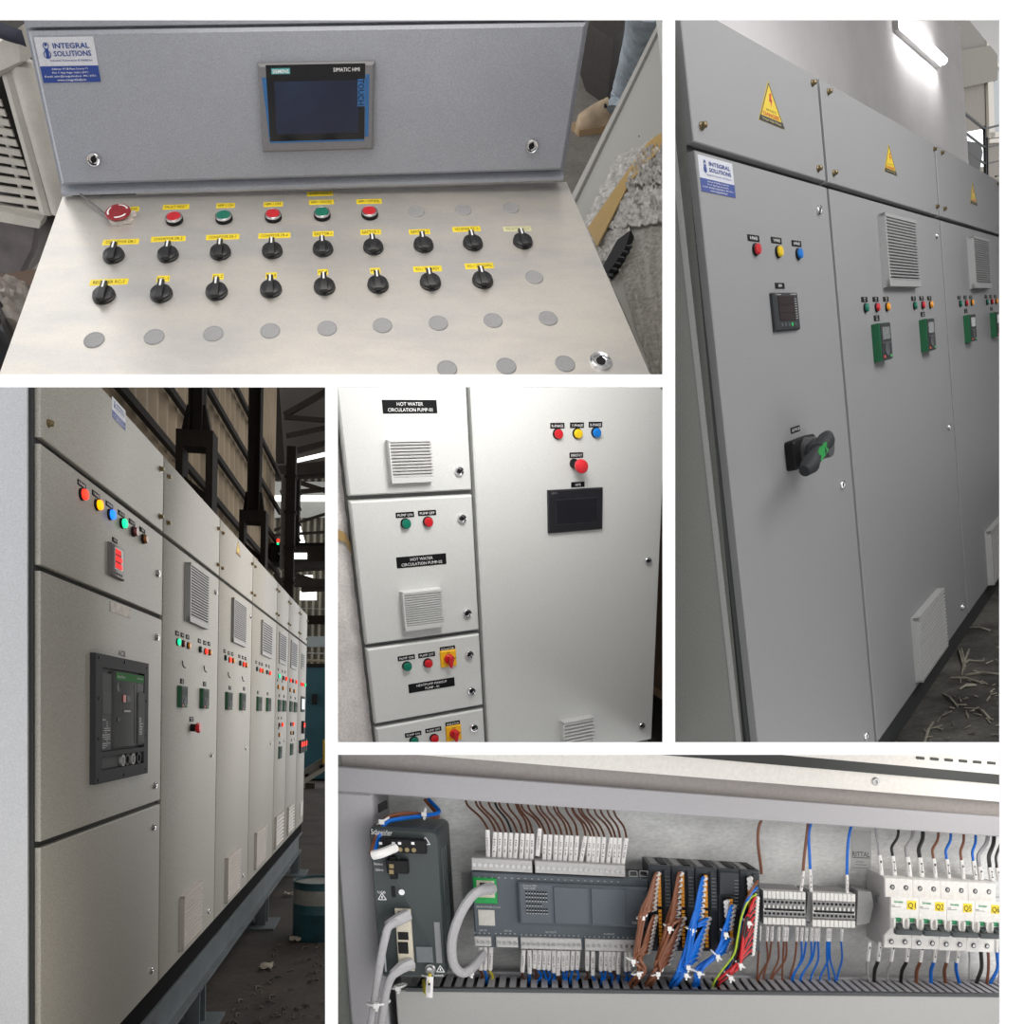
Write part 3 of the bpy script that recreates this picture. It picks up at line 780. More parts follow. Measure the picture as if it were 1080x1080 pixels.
for k in range(9): m.box(mu0 + mW * .84, mu0 + mW * .9, mv0 + mH * (.3 + .065 * k), mv0 + mH * (.31 + .065 * k), d, d + .0008)
m.join(text('Conzerv', mH * .035, mW * .2), (mu0 + mW * .2, mv0 + mH * .95, d + .0006)); m.join(text('EM6400NG', mH * .03, mW * .25), (mu0 + mW * .8, mv0 + mH * .95, d + .0006))
part('lettering', m, M_WTEXT, mt, RT)
# rotary handle
a, b = RT.at(832.5, 466, .012), RT.at(851, 494, .012)
pu0, pv1, pu1, pv0 = a[0], a[1], RT.at(855.5, 457.8, .012)[0], RT.at(834.5, 497.4, .012)[1]
hb = part('rotary_handle', MB().prism(rrect(pu0, pu1, pv0, pv1, .008), 0, .022, .004), M_BLACK, rcab[0], RT, label='black rotary isolator handle with a green centre')
cu, cv = (pu0 + pu1) / 2, (pv0 + pv1) / 2
part('shaft', MB().lathe(cu, cv, [(.030, .02), (.029, .040), (.024, .046), (.020, .075)], 20), plain('grey_collar', (.06, .06, .065)), hb, RT)
HW = .078
e0, e1 = RT.at(848.3, 497, HW), RT.at(872.6, 459.5, HW)
part('grip', MB().tube([(e0[0], e0[1], HW), (e0[0] * .85 + e1[0] * .15, e0[1] * .85 + e1[1] * .15, HW + .004), (e0[0] * .5 + e1[0] * .5, e0[1] * .5 + e1[1] * .5, HW), (e0[0] * .15 + e1[0] * .85, e0[1] * .15 + e1[1] * .85, HW + .004), (e1[0], e1[1], HW)], [.012, .0185, .013, .0185, .012], 12), M_DARK, hb, RT)
part('grip_neck', MB().tube([(cu, cv, .045), ((e0[0] + e1[0]) / 2, (e0[1] + e1[1]) / 2, HW)], [.026, .020], 10), M_DARK, hb, RT)
gm = ((e0[0] + e1[0]) / 2, (e0[1] + e1[1]) / 2)
dd = V3(e1[0] - e0[0], e1[1] - e0[1], 0); dd = dd / np.linalg.norm(dd)
part('green_insert', MB().bar((gm[0] - dd[0] * .022, gm[1] - dd[1] * .022, HW + .011), (gm[0] + dd[0] * .022, gm[1] + dd[1] * .022, HW + .011), .020, .010), plain('bright_green_plastic', (.02, .30, .06)), hb, RT)
# upper fan grilles and lower filters
def gr_px(parent, fr, base_tl, ftl, ftr, fbr, fbl, n, m, style, lip, name):
    d = dsolve(fr, base_tl, ftl)
    q = [fr.at(*p, d) for p in (ftl, ftr, fbr, fbl)]
    return grille(parent, fr, (q[0][0] + q[3][0]) / 2, (q[1][0] + q[2][0]) / 2, (q[2][1] + q[3][1]) / 2, (q[0][1] + q[1][1]) / 2, 0, d, n, m, M_SLOT, lip, style, name)
gr_px(rcab[1], RT, (925.2, 226), (933, 224), (967, 232.4), (971.5, 301.5), (939, 302.4), 20, M_GR, 'louvre', .09, 'fan_grille')
gr_px(rcab[2], RT, (1020, 249), (1027, 247.8), (1043.7, 253.7), (1046.6, 303.5), (1029.5, 303.8), 20, M_GR, 'louvre', .09, 'fan_grille')
gr_px(rcab[1], RT, (959.6, 650.3), (968.2, 653), (995.7, 619.7), (1001, 680.8), (974.5, 719.5), 16, M_GRL, 'rib', .03, 'filter_grille')
gr_px(rcab[2], RT, (1038, 560.4), (1045, 561.3), (1066, 535), (1070, 590), (1049, 613), 16, M_GRL, 'rib', .03, 'filter_grille')
for i, xs, y, ys in ((1, (913, 924.8, 935.7), 325, 316), (1, (964.8, 973.3, 981.5), 322.6, 315), (2, (1013, 1019.3, 1025.2), 320.4, 313.9), (2, (1041.3, 1046.3, 1050.9), 318.9, 313)):
    for k, x in enumerate(xs):
        lamp(rcab[i], RT, up(i, (x - .8, y -   .5 * k)), .0110, (M_GREEN, M_RED, M_AMBER)[k])
        legend(rcab[i], RT, up(i, (x - 1.6, ys - .2 * k)), .046, .0135, 'DRIVE\n' + ('ON', 'OFF', 'TRIP')[k], th=.6)
for i, ftl, ftr, fbr, fbl, base, pl in ((1, (927.8, 340.7), (938.9, 339.3), (940.9, 378.3), (930.2, 381), (919, 341), (924.3, 335.6)), (1, (977, 336), (985.2, 335.2), (986.7, 368.5), (979, 371), (969.2, 336), (973, 331.5)),
                                    (2, (1022.8, 331.5), (1028.9, 331), (1029.8, 359.6), (1024, 361), (1016, 332), (1018.5, 328)), (2, (1050, 329), (1056, 328), (1057.5, 354), (1051.5, 355.5), (1043.8, 329.3), (1045.5, 325.6))):
    d = dsolve(RT, base, ftl)
    q = [RT.at(*p, d) for p in (ftl, ftr, fbr, fbl)]
    keypad(rcab[i], RT, (q[0][0] + q[3][0]) / 2, (q[1][0] + q[2][0]) / 2, (q[2][1] + q[3][1]) / 2, (q[0][1] + q[1][1]) / 2, d)
    legend(rcab[i], RT, up(i, pl), .044, .015, 'VFD\nPUMP', th=.6)
# ---- room round the row
M_PLAST = mat('white_plaster', (0.86, 0.83, 0.84), .85, cloud=.10, cloud_scale=2.0, speck=.02, bump=.25, bump_scale=4)
WB = -.62
uE = RT.at(1017, 100, WB)[0]
struct('wall_back', MB().box(RT.at(748, 20, WB)[0], uE, -.1, 3.2, WB - .12, WB), M_PLAST, RT)
M_DIRTY = mat('dirty_floor', (0.10, 0.095, 0.082), .85, cloud=.75, cloud_scale=4, cloud_col=(.018, .016, .014), speck=.25, speck_scale=60, bump=.4, bump_scale=60)
struct('floor_right', MB().box(.72, 5.2, -.11, -.076, -.3, 1.6), M_DIRTY, RT)
tl0, tl1 = RT.at(956, 27, WB + .05), RT.at(994, 68, WB + .05)
tube = thing('tube_light', 'lit white tube light on the white wall above the cabinets', 'lamp', RT, (tl0[0], tl0[1], WB))
part('batten', MB().box(tl0[0] - .08, tl1[0] + .06, tl0[1] - .03, tl0[1] + .03, WB, WB + .03), M_GRL, tube, RT, (0, 0, 0))
part('tube', MB().tube([(tl0[0] - .06, tl0[1] - .005, WB + .05), (tl1[0] + .04, tl0[1] - .005, WB + .05)], .022, 12), mat('lit_tube', (1, 1, 1), .4, emit=(1, .99, .97), emit_s=30.0, speck=.01), tube, RT)
WN = -1.9
def rp(pts, w=WN): return [RT.at(x, y, w)[:2] for x, y in pts]
M_BEIGE = mat('beige_plaster', (.15, .133, .112), .85, speck=.04, cloud=.1)
struct('wall_stair', MB().prism(rp([(1003, 60), (1085, 60), (1085, 260), (1003, 260)]), WN - .1, WN), M_BEIGE, RT)
struct('ceiling_stair', MB().prism(rp([(1003, -60), (1085, -60), (1085, 48), (1003, 66)]), WN - .1, WN + .03), mat('grey_ceiling', (.13, .122, .11), .85, speck=.04), RT)
struct('trim_stair_beam', MB().prism(rp([(1003, 56), (1048, 48), (1048, 86), (1003, 96)]), WN, WN + .06), mat('beige_beam', (.135, .124, .105), .85, speck=.04), RT)
struct('window_stair_bright', MB().prism(rp([(1016, 140), (1037, 136), (1037, 176), (1016, 176)]), WN, WN + .01), mat('daylit_pane', (.8, .85, .9), .3, emit=(.9, .95, 1), emit_s=.9, speck=.01), RT)
win = thing('window_frame_unit', 'cream framed tall glazed window beyond the stair railing', 'window', RT, RT.at(1050, 142, WN))
o = RT.at(1050, 142, WN)
def rel2(pts, w): return [(a[0] - o[0], a[1] - o[1]) for a in (RT.at(x, y, w) for x, y in pts)]
W2 = WN + .08
M_CREAM = plain('cream_frame', (.32, .29, .245))
part('pane', MB().prism(rel2([(1044, 36), (1080, 10), (1080, 140), (1044, 144)], WN), .0, .01), mat('grey_window_glass', (.25, .27, .28), .6, speck=.02), win, RT, (o[0], o[1], WN))
for q in ([(1037, 33), (1042.5, 31), (1046, 146), (1040, 147)], [(1037, 33), (1080, 16), (1080, 22), (1042, 38)], [(1040, 141), (1080, 136), (1080, 142), (1041, 147)], [(1042.5, 62), (1080, 92), (1080, 96), (1042.5, 66)], [(1040, 148), (1080, 143), (1080, 149), (1040, 152)]):
    part('frame_bar', MB().prism(rel2(q, WN), .01, .05), M_CREAM, win, RT, (o[0], o[1], WN))
WR = -1.2
rail = thing('stair_railing', 'black steel stair railing behind the far end of the cabinets', 'railing', RT, RT.at(1039, 190, WR))
for p, q, t in (((1014, 117), (1038, 136), .02), ((1038, 136), (1075, 127), .022), ((1014, 137), (1039, 156), .016), ((1039, 156), (1075, 148), .016), ((1014, 155), (1039, 173), .016), ((1039, 173), (1075, 165), .016), ((1050, 186), (1075, 181), .016), ((1038, 133), (1039.5, 200), .022), ((1040, 146), (1040.5, 200), .034)):
    a, b = RT.at(*p, WR), RT.at(*q, WR)
    part('rail', MB().bar(a, b, t, t * 1.3), M_BLACK, rail, RT)
solo('office_chair', MB().prism(rp([(1022, 148), (1034, 150), (1037, 160), (1033, 186), (1016, 190), (1017, 166)], -1.5), -1.56, -1.5, .02), M_BLACK, RT, 'black chair back seen behind the stair railing', 'chair')
struct('wall_room_side_blocker', MB().box(.1, 9, -.1, 3.3, 1.6, 1.64), mat('room_side_paint', (.22, .22, .22), .8, speck=.05), RT)  # unseen side wall, added to cut light so the cabinets darken downward
struct('ceiling_room_blocker', MB().box(.1, 9, 3.3, 3.35, -.6, 1.64), mat('room_ceiling_paint', (.5, .49, .48), .8, speck=.05), RT)  # unseen ceiling, added to block light from above
# straw and scraps on the dark floor
rnd = random.Random(5)
deb = MB()
def fpt(x, y): # pixel on the floor of the row
    r = ray((x, y)); o_ = RT.P(0, -.074, 0)
    t = (o_ @ np.cross(RT.en, RT.eu)) / (r @ np.cross(RT.en, RT.eu))
    q = RT.Mi @ (r * t - RT.o)
    return (q[0], -.074, q[2])
for (x0, y0, x1, y1) in [(1011, 684, 1017, 706), (1014, 684, 1018, 704), (1022, 685, 1014, 712), (1018, 712, 1054, 711), (1003, 715, 1035, 720), (1012, 727, 1028, 722), (984, 762, 975, 783), (995, 732, 1010, 745), (1022, 662, 1044, 665), (1030, 747, 1044, 758), (1017, 700, 1027, 697)]:
    deb.tube([fpt(x0, y0), tuple((V3(*fpt(x0, y0)) + V3(*fpt(x1, y1))) / 2 + V3(0, .008, 0)), fpt(x1, y1)], .0035, 5)
for i in range(170):
    x = rnd.uniform(960, 1058); y = 1700 - x + rnd.uniform(-30, 80) if rnd.random() < .5 else rnd.uniform(650, 785)
    y = max(640, min(785, y))
    if y < 783 - 1.42 * (x - 926) + 60: continue
    p = V3(*fpt(x, y)); ang = rnd.uniform(0, 6.28); l = rnd.uniform(.008, .035)
    deb.tube([tuple(p), tuple(p + V3(math.cos(ang) * l, .004, math.sin(ang) * l))], rnd.uniform(.0012, .003), 4)
tag(solo('straw_litter', deb, mat('pale_straw', (.30, .28, .22), .8, cloud=.7, cloud_scale=9, cloud_col=(.07, .06, .05)), RT, 'pale straw and wire scraps littering the floor by the cabinets', 'litter'), kind='stuff')

# ================================================================== 3. CABINET ROW IN THE WORKSHOP HALL (lower left)
BF = Fr().quad((42, 465), (323.7, 681), (319.5, 866.5), (42, 1174), h=1.45)
BLH = BF.H
BF.eu = BF.eu * 1.3; BF.fin()
M_BL = mat('warm_grey_powder_coat', (0.335, 0.32, 0.285), 0.5, speck=0.20, speck_scale=300, bump=0.15, bump_scale=450)
M_BLS = mat('grey_end_panel_lit', (0.47, 0.48, 0.50), 0.5, speck=0.10, speck_scale=300, bump=0.12, bump_scale=450)  # paler, bluer copy of cabinet paint; light on the end face put in colour
sep = lambda x: 465 + .767 * (x - 42)
bx_ = [0.0] + [BF.at(x, sep(x))[0] for x in (172.3, 231.3, 266.3, 292, 304.5, 315.5)] + [BF.at(323.7, 681)[0]]
bTop = (BF.at(174.4, 481)[1] + BF.at(231.3, 545.4)[1] + BF.at(292.5, 615)[1]) / 3
v2 = BF.at(42, 597)[1]; v3 = BF.at(42, 890)[1]
blab = ['grey cabinet with large air circuit breaker and lit lamps, nearest in the workshop row',
        'grey cabinet with red emergency stop, second in the workshop row', 'grey cabinet with fan grille, third in the workshop row', 'grey cabinet with fan grille, fourth in the workshop row',
        'narrow grey cabinet, fifth in the workshop row', 'narrow grey cabinet, sixth in the workshop row', 'narrow grey end cabinet with small screen, farthest in the workshop row']
bcab = []
for i in range(7):
    u0, u1 = bx_[i], bx_[i + 1]
    c = thing('workshop_cabinet', blab[i], 'cabinet', BF, ((u0 + u1) / 2, -.08, -.25), 'cabinets in the workshop row')
    bcab.append(c)
    g = .006 + .003 * (i > 2)
    part('body', MB().box(u0 - (.006 if i == 0 else 0), u1, 0, bTop, -.60, -.022), M_BLS, c, BF)
    part('gasket', MB().box(u0, u1, 0, bTop - .002, -.0219, -.013), M_GAP, c, BF)
    part('top_cover', MB().slab(u0 + g, u1 - g, BLH + .010, bTop, -.014, 0, .0018), M_BL, c, BF)
    spans = [(0, v3 - .010), (v3 + .004, v2 - .009), (v2 + .004, BLH - .004)] if i == 0 else [(0, BLH - .004)]
    for a, b in spans:
        part('door', MB().slab(u0 + g, u1 - g, a, b, -.014, 0, .0018), M_BL, c, BF)
    part('plinth', MB().box(u0, u1, -.085, -.001, -.55, -.012), plain('black_plinth', (.007, .007, .007), .9, spec=.05), c, BF)
    for cu in (u0 + .035, u1 - .035):
        for cv in (BLH + .05, bTop - .05):
            screw(c, BF, (cu, cv, 0), .0075)
sticker(bcab[0], BF, ((118, 414), (132, 437), (132, 456), (118, 438)))
danger(bcab[2], BF, (252, 571), (248.6, 583), (253.4, 589), 0)
def em(name, col, s):
    return mat(name, col, .6, emit=col, emit_s=s, speck=.02, spec=.1)
E_RED = em('lit_red_lens', (1.0, .03, .015), 2.2); E_YEL = em('lit_amber_lens', (1.0, .30, .0), 2.0)
E_BLU = em('lit_blue_lens', (.01, .13, 1.0), 2.5); E_GRN = em('lit_green_lens', (.01, .75, .28), 1.6)
M_DRED = plain('unlit_red_lens', (.16, .015, .02), .3); M_DAMB = plain('unlit_amber_lens', (.28, .09, .01), .3); M_DGRN = plain('unlit_green_lens', (.01, .06, .05), .3)
for (p, q, m, s) in (((85.5, 521.3), (86, 511), E_RED, 'R-PHASE'), ((101.5, 532.4), (101, 521.9), E_YEL, 'Y-PHASE'), ((115.2, 542.6), (115.2, 532.8), E_BLU, 'B-PHASE'), ((128, 551.9), (127.8, 542.2), E_GRN, 'ACB ON'), ((140, 560.7), (139, 551), M_DRED, 'ACB OFF'), ((150.6, 568.5), (150, 559.3), M_DAMB, 'TRIP')):
    lamp(bcab[0], BF, BF.at(*p), .0125, m, h=.014); legend(bcab[0], BF, BF.at(*q), .044, .013, s)
legend(bcab[0], BF, BF.at(120.8, 570), .032, .012, 'MFM')
def boxpx(parent, fr, name, base_tl, ftl, ftr, fbr, fbl, m, label=None):
    d = dsolve(fr, base_tl, ftl)
    q = [fr.at(*p, d) for p in (ftl, ftr, fbr, fbl)]
    r = ((q[0][0] + q[3][0]) / 2, (q[1][0] + q[2][0]) / 2, (q[2][1] + q[3][1]) / 2, (q[0][1] + q[1][1]) / 2)
    return part(name, MB().slab(*r, 0, d, .003), m, parent, fr, label=label), r, d
mt, r, d = boxpx(bcab[0], BF, 'power_meter', (113.3, 571), (117.8, 571.5), (132.4, 580), (131.8, 613), (117.6, 606.5), plain('grey_meter_case', (.14, .13, .13)), 'grey panel meter with red digits lit')
mW, mH = r[1] - r[0], r[3] - r[2]
part('display', MB().box(r[0] + mW * .18, r[0] + mW * .82, r[2] + mH * .24, r[2] + mH * .90, d, d + .001), plain('dark_red_window', (.03, .003, .003), .3), mt, BF)
digs = MB()
for k in range(3): digs.join(text('888' if k else '80', mH * .15, mW * (.5 if k else .36), bold=.02), (r[0] + mW * .5 - (0 if k else mW * .06), r[2] + mH * (.80 - .215 * k), d + .0015))
part('red_digits', digs, em('red_digits', (1, .02, .02), 1.6), mt, BF)
part('display_glow', MB().box(r[0] + mW * .22, r[0] + mW * .66, r[2] + mH * .27, r[2] + mH * .87, d + .001, d + .0012), em('red_display_backlight', (.18, .0, .002), 1.0), mt, BF)
for k in range(4): part('meter_button', MB().cyl(r[0] + mW * (.25 + .16 * k), r[2] + mH * .12, d, d + .0015, mW * .04, 8), M_KEY, mt, BF)
for p in ((166, 605), (165, 672), (163, 828), (161.5, 872), (159.3, 1023.8)): lock(bcab[0], BF, BF.at(*p), .011, ang=1.9)
u0, u1, w0, w1 = uvrect(BF, ((115.8, 632), (137.5, 644), (137.5, 653), (115.8, 644)), 0)
part('foil_plate', MB().box(u0, u1, w0, w1, 0, .001), mat('foil_plate_metal', (.38, .33, .28), .5, metal=.2, cloud=.5, cloud_scale=30), bcab[0], BF)
a = BF.at(128.3, 689); part('lettering', text('ACB', .016, .05, bold=.02), M_BTEXT, bcab[0], BF, (a[0], a[1], .0005))
# air circuit breaker
q = ((98.8, 688.3), (155, 700), (153.3, 815), (97.5, 828.3))
u0, u1, w0, w1 = uvrect(BF, q, .008)
W, H = u1 - u0, w1 - w0
M_ACB = plain('breaker_dark_grey', (.042, .044, .048), .7, spec=.15); M_ACB2 = plain('breaker_mid_grey', (.095, .098, .102), .7, spec=.15)
acb = part('circuit_breaker', MB().box(0, W, H * .90, H, 0, .014).box(0, W, 0, H * .10, 0, .014).box(0, W * .11, H * .1, H * .9, 0, .014).box(W * .91, W, H * .1, H * .9, 0, .014).box(W * .11, W * .91, H * .205, H * .245, 0, .014), M_ACB, bcab[0], BF, (u0, w0, 0), 'large dark grey air circuit breaker with a green top band')
A = (u0, w0, 0)
part('recess', MB().box(W * .11, W * .91, H * .1, H * .9, -.002, .002), M_BLACK, acb, BF, A)
part('left_module', MB().box(W * .12, W * .30, H * .25, H * .86, .002, .008), M_ACB2, acb, BF, A)
part('left_display', MB().box(W * .14, W * .29, H * .54, H * .72, .008, .010), M_BLACK, acb, BF, A)
part('front_cover', MB().slab(W * .335, W * .90, H * .26, H * .885, .002, .013, .003), M_ACB2, acb, BF, A)
part('green_band', MB().box(W * .345, W * .90, H * .815, H * .88, .013, .0138), plain('breaker_green', (.02, .17, .035), .7, spec=.1), acb, BF, A)
part('groove', MB().box(W * .70, W * .74, H * .28, H * .80, .0131, .0138), M_BLACK, acb, BF, A)
part('right_recess', MB().box(W * .75, W * .89, H * .74, H * .81, .0131, .0138), M_BLACK, acb, BF, A)
part('right_flap', MB().box(W * .76, W * .89, H * .28, H * .73, .0131, .017), M_ACB2, acb, BF, A)
part('status_window', MB().box(W * .46, W * .665, H * .635, H * .70, .0131, .014), M_BLACK, acb, BF, A)
part('red_flag', MB().box(W * .465, W * .52, H * .64, H * .698, .014, .0155), plain('breaker_red', (.45, .015, .01)), acb, BF, A)
part('grey_flag', MB().box(W * .54, W * .60, H * .645, H * .692, .014, .0155), M_KEY, acb, BF, A)
part('rating_plate', MB().box(W * .475, W * .66, H * .55, H * .58, .0131, .014), M_BLACK, acb, BF, A)
part('rating_strip', MB().box(W * .50, W * .62, H * .558, H * .572, .014, .0145), M_CAP, acb, BF, A)
part('key_hole', MB().box(W * .36, W * .41, H * .48, H * .51, .0131, .015), M_BLACK, acb, BF, A)
part('test_ring', MB().lathe(W * .395, H * .765, [(W * .04, .013), (W * .04, .0138), (W * .034, .0138), (W * .03, .0132)], 14), M_BLACK, acb, BF, A)
m = MB(); rr = random.Random(2)
for k in range(14): m.box(W * (.14 + .04 * rr.randint(0, 2)), W * (.20 + .04 * rr.randint(0, 2)), H * (.27 + .017 * k), H * (.276 + .017 * k), .008, .0085)
for k in range(12): m.box(W * .78, W * (.82 + .02 * rr.randint(0, 2)), H * (.36 + .013 * k), H * (.366 + .013 * k), .017, .0174)
m.join(text('EasyPact', H * .022, W * .14), (W * .44, H * .847, .0142)); m.join(text('Schneider', H * .018, W * .12), (W * .81, H * .852, .0142))
part('printed_marks', m, plain('grey_print', (.35, .35, .35)), acb, BF, A)
part('lower_module', MB().box(W * .12, W * .90, H * .105, H * .20, .002, .006), M_ACB2, acb, BF, A)
for cu, mm in ((.50, M_CAP), (.58, M_BLACK), (.70, M_CAP), (.82, M_BLACK)):
    part('racking_socket', MB().lathe(W * cu, H * .152, [(W * .045, .006), (W * .045, .012), (W * .03, .012), (W * .025, .007)], 14), mm, acb, BF, A)
for cu, cv in ((.05, .03), (.5, .03), (.95, .04), (.05, .97), (.5, .97), (.96, .96), (.05, .35), (.05, .66), (.955, .35), (.955, .66)):
    part('bolt', MB().cyl(W * cu, H * cv, .014, .016, .004, 8), M_BLACK, acb, BF, A)
# fan grilles
for i, q in ((1, ((195, 595), (201, 593.8), (221.8, 607.3), (220.3, 664.3), (201, 655))), (2, ((243.8, 631), (247, 630), (261, 640), (260, 682.8), (247, 677))), (3, ((275, 653.8), (277.3, 653.5), (288, 661), (287.5, 695.3), (277.3, 690))),
              (4, ((294, 666.8), (295.3, 666.5), (302.5, 671), (302.3, 702), (295.3, 699))), (5, ((306.4, 675.5), (307.6, 675.2), (314, 679), (313.8, 707.5), (307.6, 704)))):
    gr_px(bcab[i], BF, *q, 18 if i < 3 else 12, M_GR, 'louvre', .09, 'fan_grille')
gr_px(bcab[6], BF, (317.6, 689), (318.4, 689), (321.4, 691), (321.3, 706.5), (318.4, 705.5), 6, M_GR, 'louvre', .09, 'fan_grille')
for i, q in ((1, ((189, 943), (194.4, 945.5), (214, 930), (213.3, 982), (194.6, 1002.7))), (2, ((236.7, 903.3), (240.5, 905), (254.4, 894.6), (253.8, 939), (241, 951))), (3, ((268, 876.7), (271, 877.5), (281.8, 871), (281.5, 906), (271, 916.7))),
              (4, ((289, 860), (291.6, 860.5), (300, 857), (299.6, 887), (291.6, 895.5))), (5, ((302.4, 850.5), (304.6, 851), (311, 848), (310.7, 874.5), (304.6, 881.5))), (6, ((315.8, 846.5), (316.6, 846.8), (320, 845.3), (319.8, 860), (316.6, 863)))):
    gr_px(bcab[i], BF, *q, 14 if i < 4 else 8, plain('warm_vent_plastic', (.50, .46, .42)), 'rib', .03, 'filter_grille')
# lamps on the far cabinets
LM = {'g': E_GRN, 'r': E_RED, 'd': M_DGRN, 'k': M_DRED, 'y': M_AMBER, 'o': M_DAMB}
for i, x, y, c in ((1, 187, 677, 'g'), (1, 192.6, 678.8, 'k'), (1, 198, 680.8, 'y'), (1, 210.6, 685, 'd'), (1, 216.2, 687, 'r'), (1, 220.6, 688, 'y'), (2, 237.2, 693.8, 'd'), (2, 241.7, 695.8, 'r'), (2, 245.3, 696.8, 'y'), (2, 252.8, 699.3, 'd'), (2, 256.3, 700.5, 'r'), (2, 259.2, 701.5, 'y'),
                   (3, 270.6, 705.5, 'd'), (3, 274, 706.8, 'r'), (3, 276.6, 707.6, 'y'), (3, 281.2, 709, 'd'), (3, 284, 710, 'r'), (4, 293.8, 713, 'g'), (4, 298.2, 715, 'k'), (4, 301, 715.8, 'r'), (5, 305.8, 717.5, 'r'), (5, 308.4, 718.2, 'k'), (5, 311.8, 719.2, 'r'), (6, 317.2, 721.5, 'r'), (6, 319, 722, 'r'), (6, 321.2, 722.5, 'g'),
                   (4, 293, 724.5, 'y'), (4, 298, 725.8, 'y'), (5, 305.6, 727.7, 'y'), (5, 309.8, 729, 'y'), (4, 294, 764.5, 'k'), (4, 297, 764.3, 'r'), (5, 306.3, 763.8, 'k'), (5, 308.6, 763.6, 'r'), (4, 294, 775, 'y'), (5, 306.6, 773, 'y'), (5, 308.8, 773, 'd')):
    lamp(bcab[i], BF, BF.at(x, y), .0115 if i < 4 else .013, LM[c])
    if i < 5: legend(bcab[i], BF, BF.at(x - .4, y - (9 if i == 1 else 7)), .038, .016, 'ON' if c in 'gd' else 'OFF')
for i, x0, x1, y0, y1 in ((1, 187, 197.6, 722, 747.5), (1, 210.8, 220.2, 725, 748.5), (2, 237.5, 245, 729, 749.5), (2, 252.5, 259, 730, 750), (3, 270.5, 276.2, 734, 750.5), (3, 280.8, 285.8, 735.3, 750.8), (4, 293, 296.6, 737.3, 751), (4, 298, 302, 738, 751), (5, 305.3, 308.6, 739, 751.2), (5, 309.9, 313.3, 740, 751.6), (4, 293.5, 297.2, 787, 800), (5, 306, 309.2, 784, 796.3)):
    xm = x0 + (x1 - x0) * .42
    d = dsolve(BF, (x0, (y0 + y1) / 2), (xm, (y0 + y1) / 2))
    a, b = BF.at(xm, y0 + (x1 - x0) * .1, d), BF.at(x1, y1 - (x1 - x0) * .1, d)
    keypad(bcab[i], BF, a[0], b[0], b[1], a[1], d, detail=i < 3, lcd=plain('dim_lcd', (.035, .05, .042), .7, spec=.15))
    legend(bcab[i], BF, BF.at(x0 + 3.4 * (i < 3) + 1.4, y0 - 3.5), .042, .018, 'VFD\nFAN', th=.6)
for i, p in ((1, (191, 700.5)), (1, (214, 705.5)), (2, (239.6, 712)), (2, (254.5, 716))):
    a = BF.at(*p); part('cable_hook', MB().tube(spline([(0, .012, .004), (-.004, -.006, .008), (.008, -.012, .012)]), .0022, 5), M_BLACK, bcab[i], BF, a)
a = BF.at(201.5, 767.5)
es = part('emergency_stop', MB().cyl(0, 0, 0, .018, .014, 16, .002), M_BLACK, bcab[1], BF, a)
part('mushroom_head', MB().lathe(0, 0, [(.012, .016), (.019, .021), (.020, .027), (.016, .033), (.002, .035)], 18), M_RED, es, BF, a)
legend(bcab[1], BF, BF.at(201.8, 758.5), .05, .018, 'EMERGENCY\nSTOP', th=.6)
pl, r, d = boxpx(bcab[6], BF, 'touch_panel', (317, 734), (318, 734), (321.8, 735), (321.6, 751), (318, 750.6), M_DARK)
part('screen', MB().box(r[0] + .02, r[1] - .02, r[2] + .02, r[3] - .02, d, d + .001), mat('lit_grey_screen', (.4, .42, .45), .3, emit=(.5, .55, .6), emit_s=.5, speck=.05), pl, BF)
for p in ((318.5, 767), (315.8, 787.5), (318.2, 786.8), (320.6, 786)):
    a = BF.at(*p); mm = part('panel_meter', MB().box(-.035, .035, -.05, .05, 0, .02), M_DARK, bcab[6], BF, a)
    part('red_digits', MB().box(-.026, .026, .0, .035, .02, .0215), E_RED, mm, BF, a)
for i, p in ((1, (222.5, 795.8)), (2, (259, 788.8)), (3, (285, 783.8)), (4, (299.2, 780.8)), (5, (310.3, 778.8)), (1, (219.6, 961)), (2, (256, 923)), (1, (227, 624.5)), (2, (264, 650))):
    lock(bcab[i], BF, BF.at(*p), .011, ang=1.9)
# steel stand
FV = -.40
M_STB = mat('blue_grey_painted_steel', (.105, .125, .135), .5, cloud=.3, cloud_scale=5, speck=.1)
stand = thing('steel_stand', 'long blue grey steel stand carrying the workshop cabinets', 'stand', BF, (BF.at(214, 1075)[0], FV, -.2))
uend = bx_[-1]
part('channel_web', MB().box(-.3, uend, -.235, -.0855, -.05, -.03), M_STB, stand, BF)
part('channel_flange', MB().box(-.3, uend, -.1, -.0855, -.05, -.005).box(-.3, uend, -.245, -.232, -.06, -.005), M_STB, stand, BF)
part('rear_channel', MB().box(-.3, uend, -.24, -.0855, -.55, -.5), M_STB, stand, BF)
for x, y in ((214, 1060), (281.5, 975), (315.5, 915)):
    uu = BF.at(x, y)[0]
    part('leg', MB().box(uu - .05, uu + .045, FV, -.235, -.06, -.05).box(uu - .05, uu - .04, FV, -.235, -.055, -.0).box(uu + .03, uu + .045, FV, -.235, -.055, -.0), M_STB, stand, BF)
    part('foot_plate', MB().box(uu - .12, uu + .12, FV, FV + .012, -.14, .06), M_STB, stand, BF)
    part('rear_leg', MB().box(uu - .05, uu + .045, FV, -.235, -.55, -.5), M_STB, stand, BF)
tray = thing('cable_tray', 'perforated steel cable tray lying on the floor under the cabinet stand', 'cable tray', BF, (BF.at(230, 1040)[0], FV, -.2))
part('tray_bed', MB().box(.2, uend - .6, FV + .05, FV + .055, -.42, -.2), M_STEEL, tray, BF)
part('tray_side', MB().box(.2, uend - .6, FV + .02, FV + .09, -.20, -.195).box(.2, uend - .6, FV + .02, FV + .09, -.425, -.42), plain('pale_angle_steel', (.30, .29, .25)), tray, BF)
